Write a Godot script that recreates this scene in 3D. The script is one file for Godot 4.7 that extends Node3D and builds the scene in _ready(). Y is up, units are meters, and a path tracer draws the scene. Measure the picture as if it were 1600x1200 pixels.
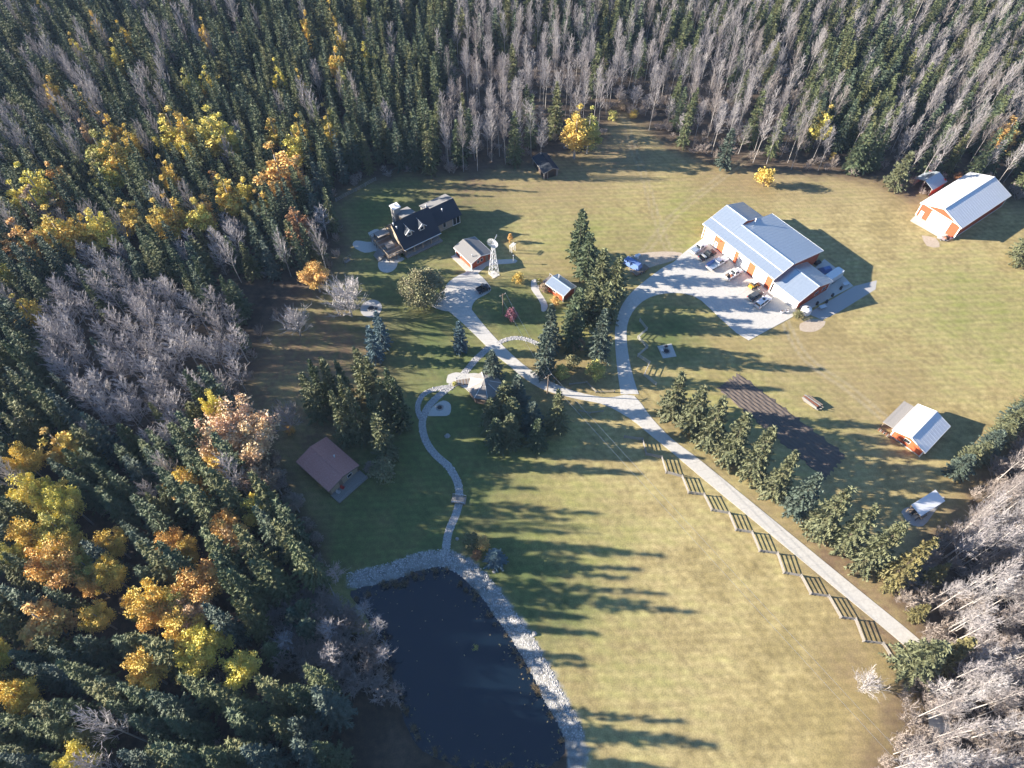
extends Node3D
# An acreage seen from a drone: metres, y up, the drone hovers at (0, 130, 0) and looks north (-z).

var rng := RandomNumberGenerator.new()
var names := {}
var M := {}          # materials by name
var tex := {}        # textures by key

class MB:            # collects flat-shaded triangles
	var v := PackedVector3Array()
	var n := PackedVector3Array()
	var c := PackedColorArray()
	var col := Color.WHITE
	var xf := Transform3D()
	func tri(a: Vector3, b: Vector3, d: Vector3):      # counter-clockwise seen from outside
		a = xf * a; b = xf * b; d = xf * d
		var m := (b - a).cross(d - a).normalized()
		v.append(a); v.append(d); v.append(b)
		n.append(m); n.append(m); n.append(m)
		c.append(col); c.append(col); c.append(col)
	func trin(a: Vector3, b: Vector3, d: Vector3, m: Vector3):
		v.append(a); v.append(d); v.append(b)
		n.append(m); n.append(m); n.append(m)
		c.append(col); c.append(col); c.append(col)
	func quad(a: Vector3, b: Vector3, d: Vector3, e: Vector3):
		tri(a, b, d); tri(a, d, e)
	func hexa(p: Array):                                # bottom 0-3, top 4-7, both counter-clockwise from above
		quad(p[4], p[5], p[6], p[7]); quad(p[3], p[2], p[1], p[0])
		for i in 4:
			var j := (i + 1) % 4
			quad(p[i], p[j], p[j + 4], p[i + 4])
	func box(lo: Vector3, hi: Vector3):
		hexa([Vector3(lo.x, lo.y, hi.z), Vector3(hi.x, lo.y, hi.z), Vector3(hi.x, lo.y, lo.z), Vector3(lo.x, lo.y, lo.z),
			Vector3(lo.x, hi.y, hi.z), Vector3(hi.x, hi.y, hi.z), Vector3(hi.x, hi.y, lo.z), Vector3(lo.x, hi.y, lo.z)])
	func bar(a: Vector3, b: Vector3, r0: float, r1: float, k := 4, caps := true):
		var d := (b - a).normalized()
		var s := d.cross(Vector3.UP if absf(d.y) < 0.9 else Vector3.RIGHT).normalized()
		var t := s.cross(d)
		for i in k:
			var q0 := TAU * i / k + PI / 4
			var q1 := TAU * (i + 1) / k + PI / 4
			var e0 := s * cos(q0) + t * sin(q0)
			var e1 := s * cos(q1) + t * sin(q1)
			quad(a + e0 * r0, b + e0 * r1, b + e1 * r1, a + e1 * r0)
			if caps:
				tri(b, b + e1 * r1, b + e0 * r1)
				tri(a, a + e0 * r0, a + e1 * r0)
	func lathe(at: Vector3, prof: Array, k := 12):       # prof: Vector2(radius, height)
		for j in prof.size() - 1:
			for i in k:
				var a0 := TAU * i / k
				var a1 := TAU * (i + 1) / k
				var p := func(a: float, q: Vector2): return at + Vector3(cos(a) * q.x, q.y, -sin(a) * q.x)
				quad(p.call(a0, prof[j]), p.call(a1, prof[j]), p.call(a1, prof[j + 1]), p.call(a0, prof[j + 1]))
	func slab(poly: PackedVector2Array, y0: float, y1: float):   # a flat polygon with thickness
		var idx := Geometry2D.triangulate_polygon(poly)
		for i in range(0, idx.size(), 3):
			var a := poly[idx[i]]; var b := poly[idx[i + 1]]; var d := poly[idx[i + 2]]
			if (b - a).cross(d - a) > 0:
				var w := b; b = d; d = w
			tri(Vector3(a.x, y1, a.y), Vector3(b.x, y1, b.y), Vector3(d.x, y1, d.y))
		var cw := 0.0
		for i in poly.size():
			cw += poly[i].cross(poly[(i + 1) % poly.size()])
		for i in poly.size():
			var a := poly[i]; var b := poly[(i + 1) % poly.size()]
			if cw > 0:
				var w := a; a = b; b = w
			quad(Vector3(a.x, y0, a.y), Vector3(b.x, y0, b.y), Vector3(b.x, y1, b.y), Vector3(a.x, y1, a.y))
	func mesh() -> ArrayMesh:
		var am := ArrayMesh.new()
		var arr := []
		arr.resize(Mesh.ARRAY_MAX)
		arr[Mesh.ARRAY_VERTEX] = v; arr[Mesh.ARRAY_NORMAL] = n; arr[Mesh.ARRAY_COLOR] = c
		am.add_surface_from_arrays(Mesh.PRIMITIVE_TRIANGLES, arr)
		return am

func numbered(called: String) -> String:
	names[called] = names.get(called, -1) + 1
	return called if names[called] == 0 else "%s_%03d" % [called, names[called]]

func put(called: String, mesh: Mesh, mat: Material, parent: Node = null) -> MeshInstance3D:
	var o := MeshInstance3D.new()
	o.name = numbered(called) if parent == null else called
	o.mesh = mesh
	o.material_override = mat
	if parent == null: add_child(o)
	else: parent.add_child(o, true)
	return o

func tag(o: Node, label: String, category: String, group := ""):
	o.set_meta("label", label); o.set_meta("category", category)
	if group != "": o.set_meta("group", group)

func thing(called: String, label: String, category: String, at: Vector3, turn := 0.0, group := "") -> Node3D:
	var o := Node3D.new()
	o.name = numbered(called)
	add_child(o)
	o.position = at; o.rotation.y = turn
	tag(o, label, category, group)
	return o

func struct(called: String, mesh: Mesh, mat: Material) -> MeshInstance3D:
	var o := put(called, mesh, mat)
	o.set_meta("kind", "structure")
	return o

func lin(r: float, g: float, b: float) -> Color:        # a real-world base colour
	return Color(r, g, b).linear_to_srgb()

func noise_tex(key: String, a: Color, b: Color, freq: float, size := 256, octaves := 4) -> NoiseTexture2D:
	if tex.has(key): return tex[key]
	var f := FastNoiseLite.new()
	f.seed = 7 + tex.size(); f.frequency = freq; f.fractal_octaves = octaves
	var t := NoiseTexture2D.new()
	t.width = size; t.height = size; t.seamless = true; t.noise = f; t.normalize = true
	var g := Gradient.new()
	g.set_color(0, a); g.set_color(1, b)
	t.color_ramp = g
	tex[key] = t
	return t

func plain(c: Color, rough := 0.8, metal := 0.0) -> StandardMaterial3D:
	var m := StandardMaterial3D.new()
	m.albedo_color = c; m.roughness = rough; m.metallic = metal
	return m

func worn(key: String, lo: Color, hi: Color, metres: float, rough := 0.8, metal := 0.0, freq := 0.03) -> StandardMaterial3D:
	var m := plain(Color.WHITE, rough, metal)             # blotchy colour over a few metres
	m.albedo_texture = noise_tex(key, lo, hi, freq)
	m.uv1_triplanar = true; m.uv1_world_triplanar = true
	m.uv1_scale = Vector3.ONE / metres
	return m

func leafy(c: Color, through := 0.25) -> StandardMaterial3D:
	var m := plain(c, 0.75)
	m.vertex_color_use_as_albedo = true
	m.cull_mode = BaseMaterial3D.CULL_DISABLED
	if through > 0:
		m.backlight_enabled = true; m.backlight = Color(c.r * through, c.g * through, c.b * through)
	return m

func v3(p: Vector2, y := 0.0) -> Vector3: return Vector3(p.x, y, p.y)

func pack(a: Array) -> PackedVector2Array: return PackedVector2Array(a)

func smooth(a: Array, steps := 4) -> PackedVector2Array:   # Catmull-Rom through the points
	var o := PackedVector2Array()
	for i in a.size() - 1:
		var p0: Vector2 = a[maxi(i - 1, 0)]; var p1: Vector2 = a[i]; var p2: Vector2 = a[i + 1]; var p3: Vector2 = a[mini(i + 2, a.size() - 1)]
		for k in steps: o.append(p1.cubic_interpolate(p2, p0, p3, float(k) / steps))
	o.append(a[-1])
	return o

func even(line: PackedVector2Array, count: int) -> PackedVector2Array:   # the line cut into equal lengths
	var total := 0.0
	for i in line.size() - 1: total += line[i].distance_to(line[i + 1])
	var o := PackedVector2Array()
	var want := 0.0; var gone := 0.0; var i := 0
	for k in count + 1:
		want = total * k / count
		while i < line.size() - 2 and gone + line[i].distance_to(line[i + 1]) < want:
			gone += line[i].distance_to(line[i + 1]); i += 1
		var d := line[i].distance_to(line[i + 1])
		o.append(line[i].lerp(line[i + 1], clampf((want - gone) / maxf(d, 0.001), 0, 1)))
	return o

func near_line(p: Vector2, line: PackedVector2Array, closed := false) -> float:
	var best := 1e9
	for i in line.size() - (0 if closed else 1):
		var q := Geometry2D.get_closest_point_to_segment(p, line[i], line[(i + 1) % line.size()])
		best = minf(best, p.distance_squared_to(q))
	return sqrt(best)

func _ready():
	rng.seed = 20241
	camera_and_light()
	materials()
	setting()
	buildings()
	things()
	trees()

func camera_and_light():
	var cam := Camera3D.new()
	cam.name = "camera"
	add_child(cam)
	cam.position = Vector3(0, 130, 0)
	cam.rotation_degrees = Vector3(-54, 0, 0)
	cam.fov = 58.06
	cam.near = 0.5; cam.far = 4000.0
	var e := Environment.new()
	var sky := Sky.new()
	var pm := ProceduralSkyMaterial.new()
	pm.sky_top_color = lin(0.042, 0.100, 0.225)
	pm.sky_horizon_color = lin(0.22, 0.29, 0.37)
	pm.sky_curve = 0.12
	pm.ground_bottom_color = Color(0.2, 0.2, 0.15)
	pm.ground_horizon_color = Color(0.5, 0.58, 0.65)
	pm.sky_energy_multiplier = 0.9
	sky.sky_material = pm
	e.background_mode = Environment.BG_SKY
	e.sky = sky
	e.tonemap_mode = Environment.TONE_MAPPER_LINEAR
	e.tonemap_exposure = 3.8
	e.sdfgi_enabled = true; e.ssao_enabled = true; e.ssil_enabled = true
	e.fog_enabled = true
	e.fog_density = 0.00008
	e.fog_light_color = Color(0.62, 0.72, 0.86)
	var we := WorldEnvironment.new()
	we.name = "world_environment"
	we.environment = e
	add_child(we)
	var sun := DirectionalLight3D.new()
	sun.name = "sun"
	add_child(sun)
	var el := deg_to_rad(17.5)
	var az := Vector2(0.997, 0.07)                        # the way the shadows fall on the ground (x, z)
	sun.look_at_from_position(Vector3.ZERO, Vector3(az.x * cos(el), -sin(el), az.y * cos(el)))
	sun.light_color = lin(1.0, 0.91, 0.79)
	sun.light_energy = 1.6
	sun.light_angular_distance = 0.5
	sun.shadow_enabled = true

func materials():
	M.concrete = worn("concrete", lin(0.43, 0.41, 0.37), lin(0.56, 0.53, 0.48), 7.0, 0.85)
	M.concrete2 = worn("concrete2", lin(0.45, 0.43, 0.39), lin(0.53, 0.505, 0.46), 4.0, 0.85)
	M.joint = plain(lin(0.28, 0.265, 0.24), 0.95)
	M.gravel = worn("gravel", lin(0.28, 0.27, 0.26), lin(0.50, 0.48, 0.46), 2.0, 0.95, 0.0, 0.12)
	M.sand = worn("sand", lin(0.32, 0.25, 0.18), lin(0.50, 0.42, 0.33), 4.0, 0.95)
	M.metal_roof = worn("metal_roof", lin(0.46, 0.52, 0.57), lin(0.54, 0.60, 0.65), 6.0, 0.34, 0.62)
	M.metal_white = worn("metal_white", lin(0.70, 0.70, 0.70), lin(0.76, 0.76, 0.76), 9.0, 0.35, 0.15)
	M.trim = plain(lin(0.74, 0.73, 0.71), 0.6)
	M.door_white = worn("door_white", lin(0.68, 0.67, 0.65), lin(0.76, 0.75, 0.73), 5.0, 0.6)
	M.red_wall = worn("red_wall", lin(0.36, 0.060, 0.022), lin(0.43, 0.085, 0.03), 3.0, 0.7)
	M.orange_wall = worn("orange_wall", lin(0.48, 0.095, 0.035), lin(0.55, 0.13, 0.05), 3.0, 0.7)
	M.soffit = plain(lin(0.45, 0.43, 0.40), 0.8)
	M.shingle = worn("shingle", lin(0.018, 0.024, 0.034), lin(0.034, 0.042, 0.054), 2.5, 0.85, 0.0, 0.1)
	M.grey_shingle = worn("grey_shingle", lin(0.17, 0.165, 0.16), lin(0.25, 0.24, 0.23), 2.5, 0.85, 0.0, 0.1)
	M.cedar = worn("cedar", lin(0.19, 0.175, 0.16), lin(0.36, 0.34, 0.315), 1.6, 0.9, 0.0, 0.14)
	M.red_roof = worn("red_roof", lin(0.46, 0.17, 0.135), lin(0.60, 0.33, 0.27), 5.0, 0.6, 0.0, 0.05)
	M.log = worn("log", lin(0.30, 0.22, 0.14), lin(0.48, 0.40, 0.30), 2.0, 0.85)
	M.chink = plain(lin(0.6, 0.57, 0.5), 0.9)
	M.wood = worn("wood", lin(0.16, 0.115, 0.08), lin(0.26, 0.20, 0.15), 1.8, 0.9)
	M.grey_wood = worn("grey_wood", lin(0.20, 0.185, 0.165), lin(0.34, 0.315, 0.29), 1.8, 0.9)
	M.pale_wood = worn("pale_wood", lin(0.40, 0.375, 0.34), lin(0.55, 0.52, 0.48), 1.8, 0.9)
	M.dark_wood = plain(lin(0.07, 0.05, 0.04), 0.9)
	M.stone = worn("stone", lin(0.20, 0.19, 0.175), lin(0.50, 0.47, 0.43), 1.2, 0.9, 0.0, 0.12)
	M.window = plain(lin(0.02, 0.025, 0.03), 0.08)
	M.black = plain(lin(0.02, 0.02, 0.022), 0.6)
	M.tyre = plain(lin(0.025, 0.025, 0.025), 0.9)
	M.steel = plain(lin(0.55, 0.56, 0.57), 0.4, 0.6)
	M.paint_white = plain(lin(0.76, 0.76, 0.77), 0.25)
	M.paint_dark = plain(lin(0.025, 0.03, 0.04), 0.25)
	M.paint_grey = plain(lin(0.09, 0.10, 0.11), 0.25, 0.3)
	M.paint_yellow = plain(lin(0.55, 0.30, 0.03), 0.45)
	M.red_light = plain(lin(0.4, 0.02, 0.02), 0.3)
	M.lamp_glass = plain(lin(0.6, 0.6, 0.6), 0.15)
	M.blue_tarp = plain(lin(0.12, 0.20, 0.42), 0.6)
	M.plastic_white = plain(lin(0.74, 0.74, 0.74), 0.5)
	M.rust = plain(lin(0.24, 0.09, 0.05), 0.85)
	M.water = plain(lin(0.004, 0.010, 0.018), 0.04)
	M.soil = worn("soil", lin(0.085, 0.066, 0.054), lin(0.165, 0.132, 0.11), 3.0, 0.95, 0.0, 0.1)
	M.bark = worn("bark", lin(0.10, 0.075, 0.055), lin(0.18, 0.14, 0.11), 1.5, 0.9)
	M.pale_bark = plain(lin(0.38, 0.355, 0.33), 0.85)
	M.pale_bark.vertex_color_use_as_albedo = true
	M.rock = plain(lin(1, 1, 1), 0.9)
	M.rock.vertex_color_use_as_albedo = true

var clearing: PackedVector2Array
var pond: PackedVector2Array
var bank: PackedVector2Array
var creek: PackedVector2Array
var creek_loop: PackedVector2Array
var creek_top: PackedVector2Array
var drive_left: PackedVector2Array
var drive_right: PackedVector2Array
var branch_left: PackedVector2Array
var branch_right: PackedVector2Array
var apron: PackedVector2Array
var house_pad: PackedVector2Array

func ground_height(p: Vector2) -> float:
	if p.x < -60 or p.x > 35 or p.y < -75 or p.y > 12: return 0.0
	var d := near_line(p, pond, true)
	if Geometry2D.is_point_in_polygon(p, pond): return -0.8 - minf(1.3, d * 0.45)
	if d > 3.4: return 0.0
	var t := 1.0 - d / 3.4
	return -0.8 * t * t * (3 - 2 * t)

func bank_share(x: float, z: float, n: float) -> float:   # 1 on the stony margin of the pond
	if x < -33 or x > 20 or z > -5 or z < -64: return 0.0
	var p := Vector2(x, z)
	var d := near_line(p, pond, true)
	if d > 5.0: return 0.0
	return clampf((3.9 + n * 0.6 - d) * 2.0, 0, 1) * (clampf((x + 32.5) * 0.6, 0, 1) if z < -46.5 or x > -12 else 0.0)

func setting():
	clearing = smooth([Vector2(-51.27, -157.82), Vector2(-45.06, -166.4), Vector2(-30.51, -171.76), Vector2(-18.94, -169.36), Vector2(-3.83, -172.97), Vector2(9.7, -177.91), Vector2(20.66, -182.99), Vector2(29, -188.88), Vector2(31.89, -197.04), Vector2(34.03, -202.69), Vector2(36.38, -205.57), Vector2(38.18, -202.69), Vector2(39.4, -198.44), Vector2(42.38, -192.24), Vector2(51.26, -183.64), Vector2(60.04, -177.29), Vector2(73.09, -174.81), Vector2(83.9, -171.76), Vector2(98.65, -169.96), Vector2(109.09, -166.99), Vector2(115.4, -160.63), Vector2(131.44, -166.4), Vector2(144.89, -158.38), Vector2(153.11, -152.34), Vector2(127.84, -94.45), Vector2(116.49, -85.56), Vector2(104.54, -74.05), Vector2(92.93, -63.49), Vector2(82.09, -55.12), Vector2(77.32, -48.58), Vector2(72.59, -45.44), Vector2(74.2, -39.42), Vector2(74.58, -35.39), Vector2(67.09, -26.72), Vector2(59.32, -15.89), Vector2(54.59, -6.98), Vector2(19.21, -6.98), Vector2(15.05, -18.73), Vector2(11.8, -27.77), Vector2(-4.95, -48.58), Vector2(-18.87, -52.46), Vector2(-29.04, -43.6), Vector2(-36.91, -51.15), Vector2(-41.68, -60.64), Vector2(-50.9, -74.05), Vector2(-58.63, -87.29), Vector2(-59.57, -102), Vector2(-54.97, -118.43), Vector2(-46.99, -129.72), Vector2(-46.59, -144.44), Vector2(-51.27, -157.82)], 3)
	pond = smooth([Vector2(-31.3, -45.72), Vector2(-26.54, -46.97), Vector2(-21.72, -48.24), Vector2(-18.12, -49.78), Vector2(-13.78, -50.42), Vector2(-10.98, -49.39), Vector2(-8.02, -46.97), Vector2(-5.48, -44.11), Vector2(-3, -40.49), Vector2(-0.35, -37.1), Vector2(1.74, -33.58), Vector2(3.77, -30.07), Vector2(5.82, -25.85), Vector2(8.12, -21.79), Vector2(8.63, -18.36), Vector2(4.26, -15.99), Vector2(-6.39, -15.99), Vector2(-15.14, -18.84), Vector2(-19.16, -24.82), Vector2(-21.13, -30.07), Vector2(-23.69, -35.61), Vector2(-27.02, -40.85), Vector2(-31.3, -45.72)], 3)
	pond.remove_at(pond.size() - 1)
	creek = smooth([Vector2(-5.72, -105.14), Vector2(-8.4, -102), Vector2(-10.85, -98.18), Vector2(-13.1, -94.82), Vector2(-15.91, -92.08), Vector2(-18.63, -88.69), Vector2(-19.85, -85.56), Vector2(-19.9, -82.5), Vector2(-18.78, -78.86), Vector2(-16.61, -75.63), Vector2(-13.69, -72.79), Vector2(-12.05, -70.17), Vector2(-11.13, -67.61), Vector2(-10.97, -64.22), Vector2(-11.5, -61.35), Vector2(-12.52, -58.54), Vector2(-13.01, -55.66), Vector2(-12.97, -52.72), Vector2(-12.48, -50.63)])
	creek_loop = smooth([Vector2(-14.23, -93.72), Vector2(-17.74, -92.99), Vector2(-20.3, -91.54), Vector2(-21.39, -88.69), Vector2(-20.88, -85.91), Vector2(-19.74, -84.19)])
	creek_top = smooth([Vector2(-3.57, -106.54), Vector2(-1.56, -107.75), Vector2(1.25, -108.35), Vector2(3.9, -107.75), Vector2(6.51, -106.34)])
	drive_left = smooth([Vector2(-15.76, -116.92), Vector2(-11.89, -112.68), Vector2(-7.79, -107.75), Vector2(-4.3, -103.37), Vector2(0, -99.12), Vector2(2.25, -96.67), Vector2(6.95, -92.99), Vector2(13.92, -90.47), Vector2(20.39, -88.87), Vector2(23.44, -87.12), Vector2(27.18, -84.19), Vector2(30.35, -80.67), Vector2(34.67, -76.11), Vector2(40.18, -69.87), Vector2(51.44, -57.57), Vector2(61.34, -46.69), Vector2(71.32, -35.73), Vector2(72.88, -33.16), Vector2(72.97, -28.82), Vector2(70.76, -20.67), Vector2(68.18, -12.23)])
	drive_right = smooth([Vector2(-10.16, -117.57), Vector2(-7.63, -113.52), Vector2(-4.38, -108.76), Vector2(0, -103.17), Vector2(3.78, -99.12), Vector2(9.23, -95), Vector2(14.75, -92.26), Vector2(21.98, -90.56), Vector2(27.21, -91.54), Vector2(29.54, -88.69), Vector2(31.17, -85.22), Vector2(35.13, -79.51), Vector2(39.4, -75.31), Vector2(44.26, -70.02), Vector2(52.56, -60.92), Vector2(64.18, -48.07), Vector2(74.55, -36.64), Vector2(76.34, -33.16), Vector2(76.36, -28.82), Vector2(74.23, -20.67), Vector2(71.51, -12.23)])
	branch_left = smooth([Vector2(25, -91.54), Vector2(24.84, -96.3), Vector2(24.86, -101.62), Vector2(25.03, -106.94), Vector2(25.44, -111.64), Vector2(26.65, -116.28), Vector2(28.67, -120.62), Vector2(31.69, -124.65), Vector2(35.81, -128.78), Vector2(39.97, -132.55), Vector2(42.94, -134.47)])
	branch_right = smooth([Vector2(29.12, -91.54), Vector2(28.4, -95.93), Vector2(27.99, -100.84), Vector2(27.88, -105.94), Vector2(28.16, -110.4), Vector2(29.2, -114.57), Vector2(31.37, -118.43), Vector2(34.63, -121.51), Vector2(38.75, -123.07), Vector2(43.05, -123.29), Vector2(46.2, -122.4)])
	apron = pack([Vector2(42.94, -134.47), Vector2(45.79, -137.64), Vector2(48.61, -140.38), Vector2(52.71, -144.18), Vector2(59.69, -134.71), Vector2(66.22, -125.56), Vector2(72.28, -116.49), Vector2(57.63, -107.54), Vector2(54.98, -109.98), Vector2(52.51, -113.73), Vector2(50.01, -117.78), Vector2(48.21, -120.62), Vector2(46.2, -122.4)])
	house_pad = smooth([Vector2(-15.76, -116.92), Vector2(-18.71, -117.78), Vector2(-21.48, -120.4), Vector2(-18.1, -123.74), Vector2(-16.32, -127.39), Vector2(-12.78, -130.42), Vector2(-9.08, -130.42), Vector2(-5.63, -125.56), Vector2(-5.92, -123.52), Vector2(-8.81, -121.29), Vector2(-9.9, -119.52), Vector2(-10.16, -117.57)], 3)
	ground()
	paving()
	water_and_stones()

func ground():
	# colour map of the land: 0.4 m a pixel
	var x0 := -232.0; var z0 := -312.0; var px := 0.4
	var w := 1160; var h := 820
	var f1 := FastNoiseLite.new(); f1.seed = 3; f1.frequency = 0.02; f1.fractal_octaves = 4
	var f2 := FastNoiseLite.new(); f2.seed = 5; f2.frequency = 0.11; f2.fractal_octaves = 3
	var f3 := FastNoiseLite.new(); f3.seed = 9; f3.frequency = 0.6; f3.fractal_octaves = 2
	var green_spots := [[Vector2(27.91, -141.89), 26.0, 0.55], [Vector2(53.35, -153.69), 20.0, 0.6], [Vector2(0, -144.44), 30.0, 0.35], [Vector2(-28.68, -114.15), 30.0, 0.8], [Vector2(-29.3, -157.82), 30.0, 0.8], [Vector2(-20.97, -62.06), 26.0, 0.75], [Vector2(8.03, -116.28), 20.0, 0.7], [Vector2(41.43, -114.15), 18.0, 0.55], [Vector2(48.4, -90.82), 16.0, 0.6],
		[Vector2(113.18, -118.43), 26.0, 0.35], [Vector2(95.37, -103.96), 22.0, 0.3], [Vector2(0, -57.85), 22.0, 0.6], [Vector2(9.37, -36.53), 18.0, 0.35], [Vector2(51.94, -102), 20.0, 0.35], [Vector2(126.12, -118.43), 20.0, 0.4], [Vector2(68.04, -87.29), 14.0, 0.35], [Vector2(-10, -83.85), 26.0, 0.7]]
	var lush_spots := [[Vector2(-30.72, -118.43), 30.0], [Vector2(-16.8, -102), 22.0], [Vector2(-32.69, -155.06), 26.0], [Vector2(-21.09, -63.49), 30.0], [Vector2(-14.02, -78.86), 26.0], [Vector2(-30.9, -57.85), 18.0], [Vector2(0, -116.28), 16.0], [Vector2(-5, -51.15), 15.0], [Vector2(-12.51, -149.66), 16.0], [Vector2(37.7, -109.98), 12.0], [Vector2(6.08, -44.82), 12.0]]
	var brown_spots := [[Vector2(-50.41, -102), 22.0, 1.0], [Vector2(-50.01, -83.85), 16.0, 0.9], [Vector2(69.38, -42.99), 8.0, 1.0], [Vector2(63.62, -50.5), 7.0, 0.95], [Vector2(58.31, -56.75), 6.0, 0.7], [Vector2(52.22, -64.22), 5.0, 0.5], [Vector2(43.96, -73.73), 5.0, 0.45], [Vector2(73.02, -37.67), 9.0, 0.9], [Vector2(60.96, -32.61), 7.0, 0.5], [Vector2(31.66, -184.94), 16.0, 0.75], [Vector2(67.14, -173.89), 18.0, 0.5], [Vector2(-11.41, -170.86), 20.0, 0.7], [Vector2(11.51, -173.89), 20.0, 0.6], [Vector2(87.49, -170.86), 16.0, 0.5], [Vector2(112.47, -165.82), 10.0, 0.6], [Vector2(11.97, -96.3), 10.0, 0.6], [Vector2(16.78, -129.72), 9.0, 0.4], [Vector2(10.15, -132.08), 9.0, 0.35], [Vector2(37.15, -83.85), 6.0, 0.35], [Vector2(34.35, -136.91), 12.0, 0.3], [Vector2(79.21, -90.82), 14.0, 0.3], [Vector2(71.79, -102), 12.0, 0.3], [Vector2(88.3, -96.3), 9.0, 0.3]]
	var track := smooth([Vector2(36.69, -200.2), Vector2(37.2, -184.94), Vector2(39.16, -172.37), Vector2(40.32, -155.06), Vector2(41.87, -141.89), Vector2(43.11, -135.68)])
	var track2 := smooth([Vector2(77.16, -184.94), Vector2(58.21, -166.4), Vector2(45.03, -152.34), Vector2(36.35, -139.38), Vector2(34.35, -136.91)])
	var track3 := smooth([Vector2(67.73, -114.15), Vector2(70.27, -102), Vector2(78.26, -92.63), Vector2(85.18, -82.17)])
	var tan_dry := Color(0.40, 0.318, 0.138); var tan_pale := Color(0.56, 0.455, 0.225)
	var green := Color(0.245, 0.262, 0.066); var litter := Color(0.24, 0.155, 0.095)
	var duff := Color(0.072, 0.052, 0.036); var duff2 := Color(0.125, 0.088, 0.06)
	# coarse masks first: 1.6 m cells
	var cw := w / 4 + 2; var ch := h / 4 + 2
	var inside := PackedFloat32Array(); inside.resize(cw * ch)
	var gr := PackedFloat32Array(); gr.resize(cw * ch)
	var lu := PackedFloat32Array(); lu.resize(cw * ch)
	var br := PackedFloat32Array(); br.resize(cw * ch)
	for j in ch:
		for i in cw:
			var p := Vector2(x0 + i * px * 4, z0 + j * px * 4)
			var d := near_line(p, clearing, true) * (1.0 if Geometry2D.is_point_in_polygon(p, clearing) else -1.0)
			inside[j * cw + i] = clampf(d, -8, 8)
			var g := 0.0; var b := 0.0
			for s in green_spots: g = maxf(g, s[2] * clampf(1.35 - p.distance_to(s[0]) / s[1], 0, 1))
			for s in brown_spots: b = maxf(b, s[2] * clampf(1.4 - p.distance_to(s[0]) / s[1], 0, 1))
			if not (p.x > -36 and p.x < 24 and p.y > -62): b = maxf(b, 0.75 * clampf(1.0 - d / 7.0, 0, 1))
			var l := 0.0
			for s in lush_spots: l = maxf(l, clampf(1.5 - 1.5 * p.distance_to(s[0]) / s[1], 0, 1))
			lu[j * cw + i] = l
			gr[j * cw + i] = g; br[j * cw + i] = b
	var im := Image.create(w, h, false, Image.FORMAT_RGB8)
	for j in h:
		var fj := j / 4.0; var j0 := int(fj); var tj := fj - j0
		for i in w:
			var fi := i / 4.0; var i0 := int(fi); var ti := fi - i0
			var k := j0 * cw + i0
			var x := x0 + i * px; var z := z0 + j * px
			var d := lerpf(lerpf(inside[k], inside[k + 1], ti), lerpf(inside[k + cw], inside[k + cw + 1], ti), tj)
			var n2 := f2.get_noise_2d(x, z); var n3 := f3.get_noise_2d(x, z)
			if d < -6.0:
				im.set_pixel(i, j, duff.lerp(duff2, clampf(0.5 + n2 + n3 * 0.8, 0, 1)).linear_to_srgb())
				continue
			var n1 := f1.get_noise_2d(x, z)
			var g := lerpf(lerpf(gr[k], gr[k + 1], ti), lerpf(gr[k + cw], gr[k + cw + 1], ti), tj)
			var b := lerpf(lerpf(br[k], br[k + 1], ti), lerpf(br[k + cw], br[k + cw + 1], ti), tj)
			var c := tan_dry.lerp(tan_pale, clampf(0.45 + n1 * 0.9 + n2 * 0.6 + n3 * 0.3, 0, 1))
			var stripe := 0.0
			if z < -112: stripe = sin(z * 2.3 + x * 0.10 + n1 * 1.5) * 0.11       # mown across
			else: stripe = sin((x - z) * 1.25 + n1) * 0.05 + sin((z - x * 0.06) * 2.6 + n1) * 0.075
			c = c.lerp(green, clampf(g * 0.9 + n1 * 0.5 + n2 * 0.36 + stripe * 1.2 - 0.02, 0, 0.92))
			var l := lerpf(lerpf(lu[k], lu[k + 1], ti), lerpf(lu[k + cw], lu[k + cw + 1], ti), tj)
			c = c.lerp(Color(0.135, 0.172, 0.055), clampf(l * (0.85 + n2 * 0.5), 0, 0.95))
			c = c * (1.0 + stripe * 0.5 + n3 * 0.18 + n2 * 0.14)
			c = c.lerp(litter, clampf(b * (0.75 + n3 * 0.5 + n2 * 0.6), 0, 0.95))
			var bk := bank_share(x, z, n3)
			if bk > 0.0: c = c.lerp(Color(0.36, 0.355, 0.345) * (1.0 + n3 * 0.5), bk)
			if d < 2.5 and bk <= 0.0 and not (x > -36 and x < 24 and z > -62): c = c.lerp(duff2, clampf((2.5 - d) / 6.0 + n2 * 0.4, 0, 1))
			im.set_pixel(i, j, c.linear_to_srgb())
	for t in [track, track2, track3]:
		var tp: PackedVector2Array = even(t, 420)
		for q in tp.size() - 1:
			var side: Vector2 = (tp[q + 1] - tp[q]).normalized().orthogonal()
			for s in [-1.0, -0.55, 0.55, 1.0]:
				var p: Vector2 = tp[q] + side * s * 1.1
				var a := int((p.x - x0) / px); var b := int((p.y - z0) / px)
				im.set_pixel(a, b, im.get_pixel(a, b).lerp(lin(0.43, 0.36, 0.23), 0.32 * (0.5 + 0.5 * f2.get_noise_2d(p.x * 0.7, p.y * 0.7) + 0.3)))
	var gm := plain(Color.WHITE, 0.95)
	gm.albedo_texture = ImageTexture.create_from_image(im)
	gm.detail_enabled = true
	gm.detail_blend_mode = BaseMaterial3D.BLEND_MODE_MUL
	gm.detail_uv_layer = BaseMaterial3D.DETAIL_UV_2
	var one := Image.create(4, 4, false, Image.FORMAT_RGBA8); one.fill(Color.WHITE)
	gm.detail_mask = ImageTexture.create_from_image(one)
	gm.detail_albedo = mown_grain()
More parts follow.
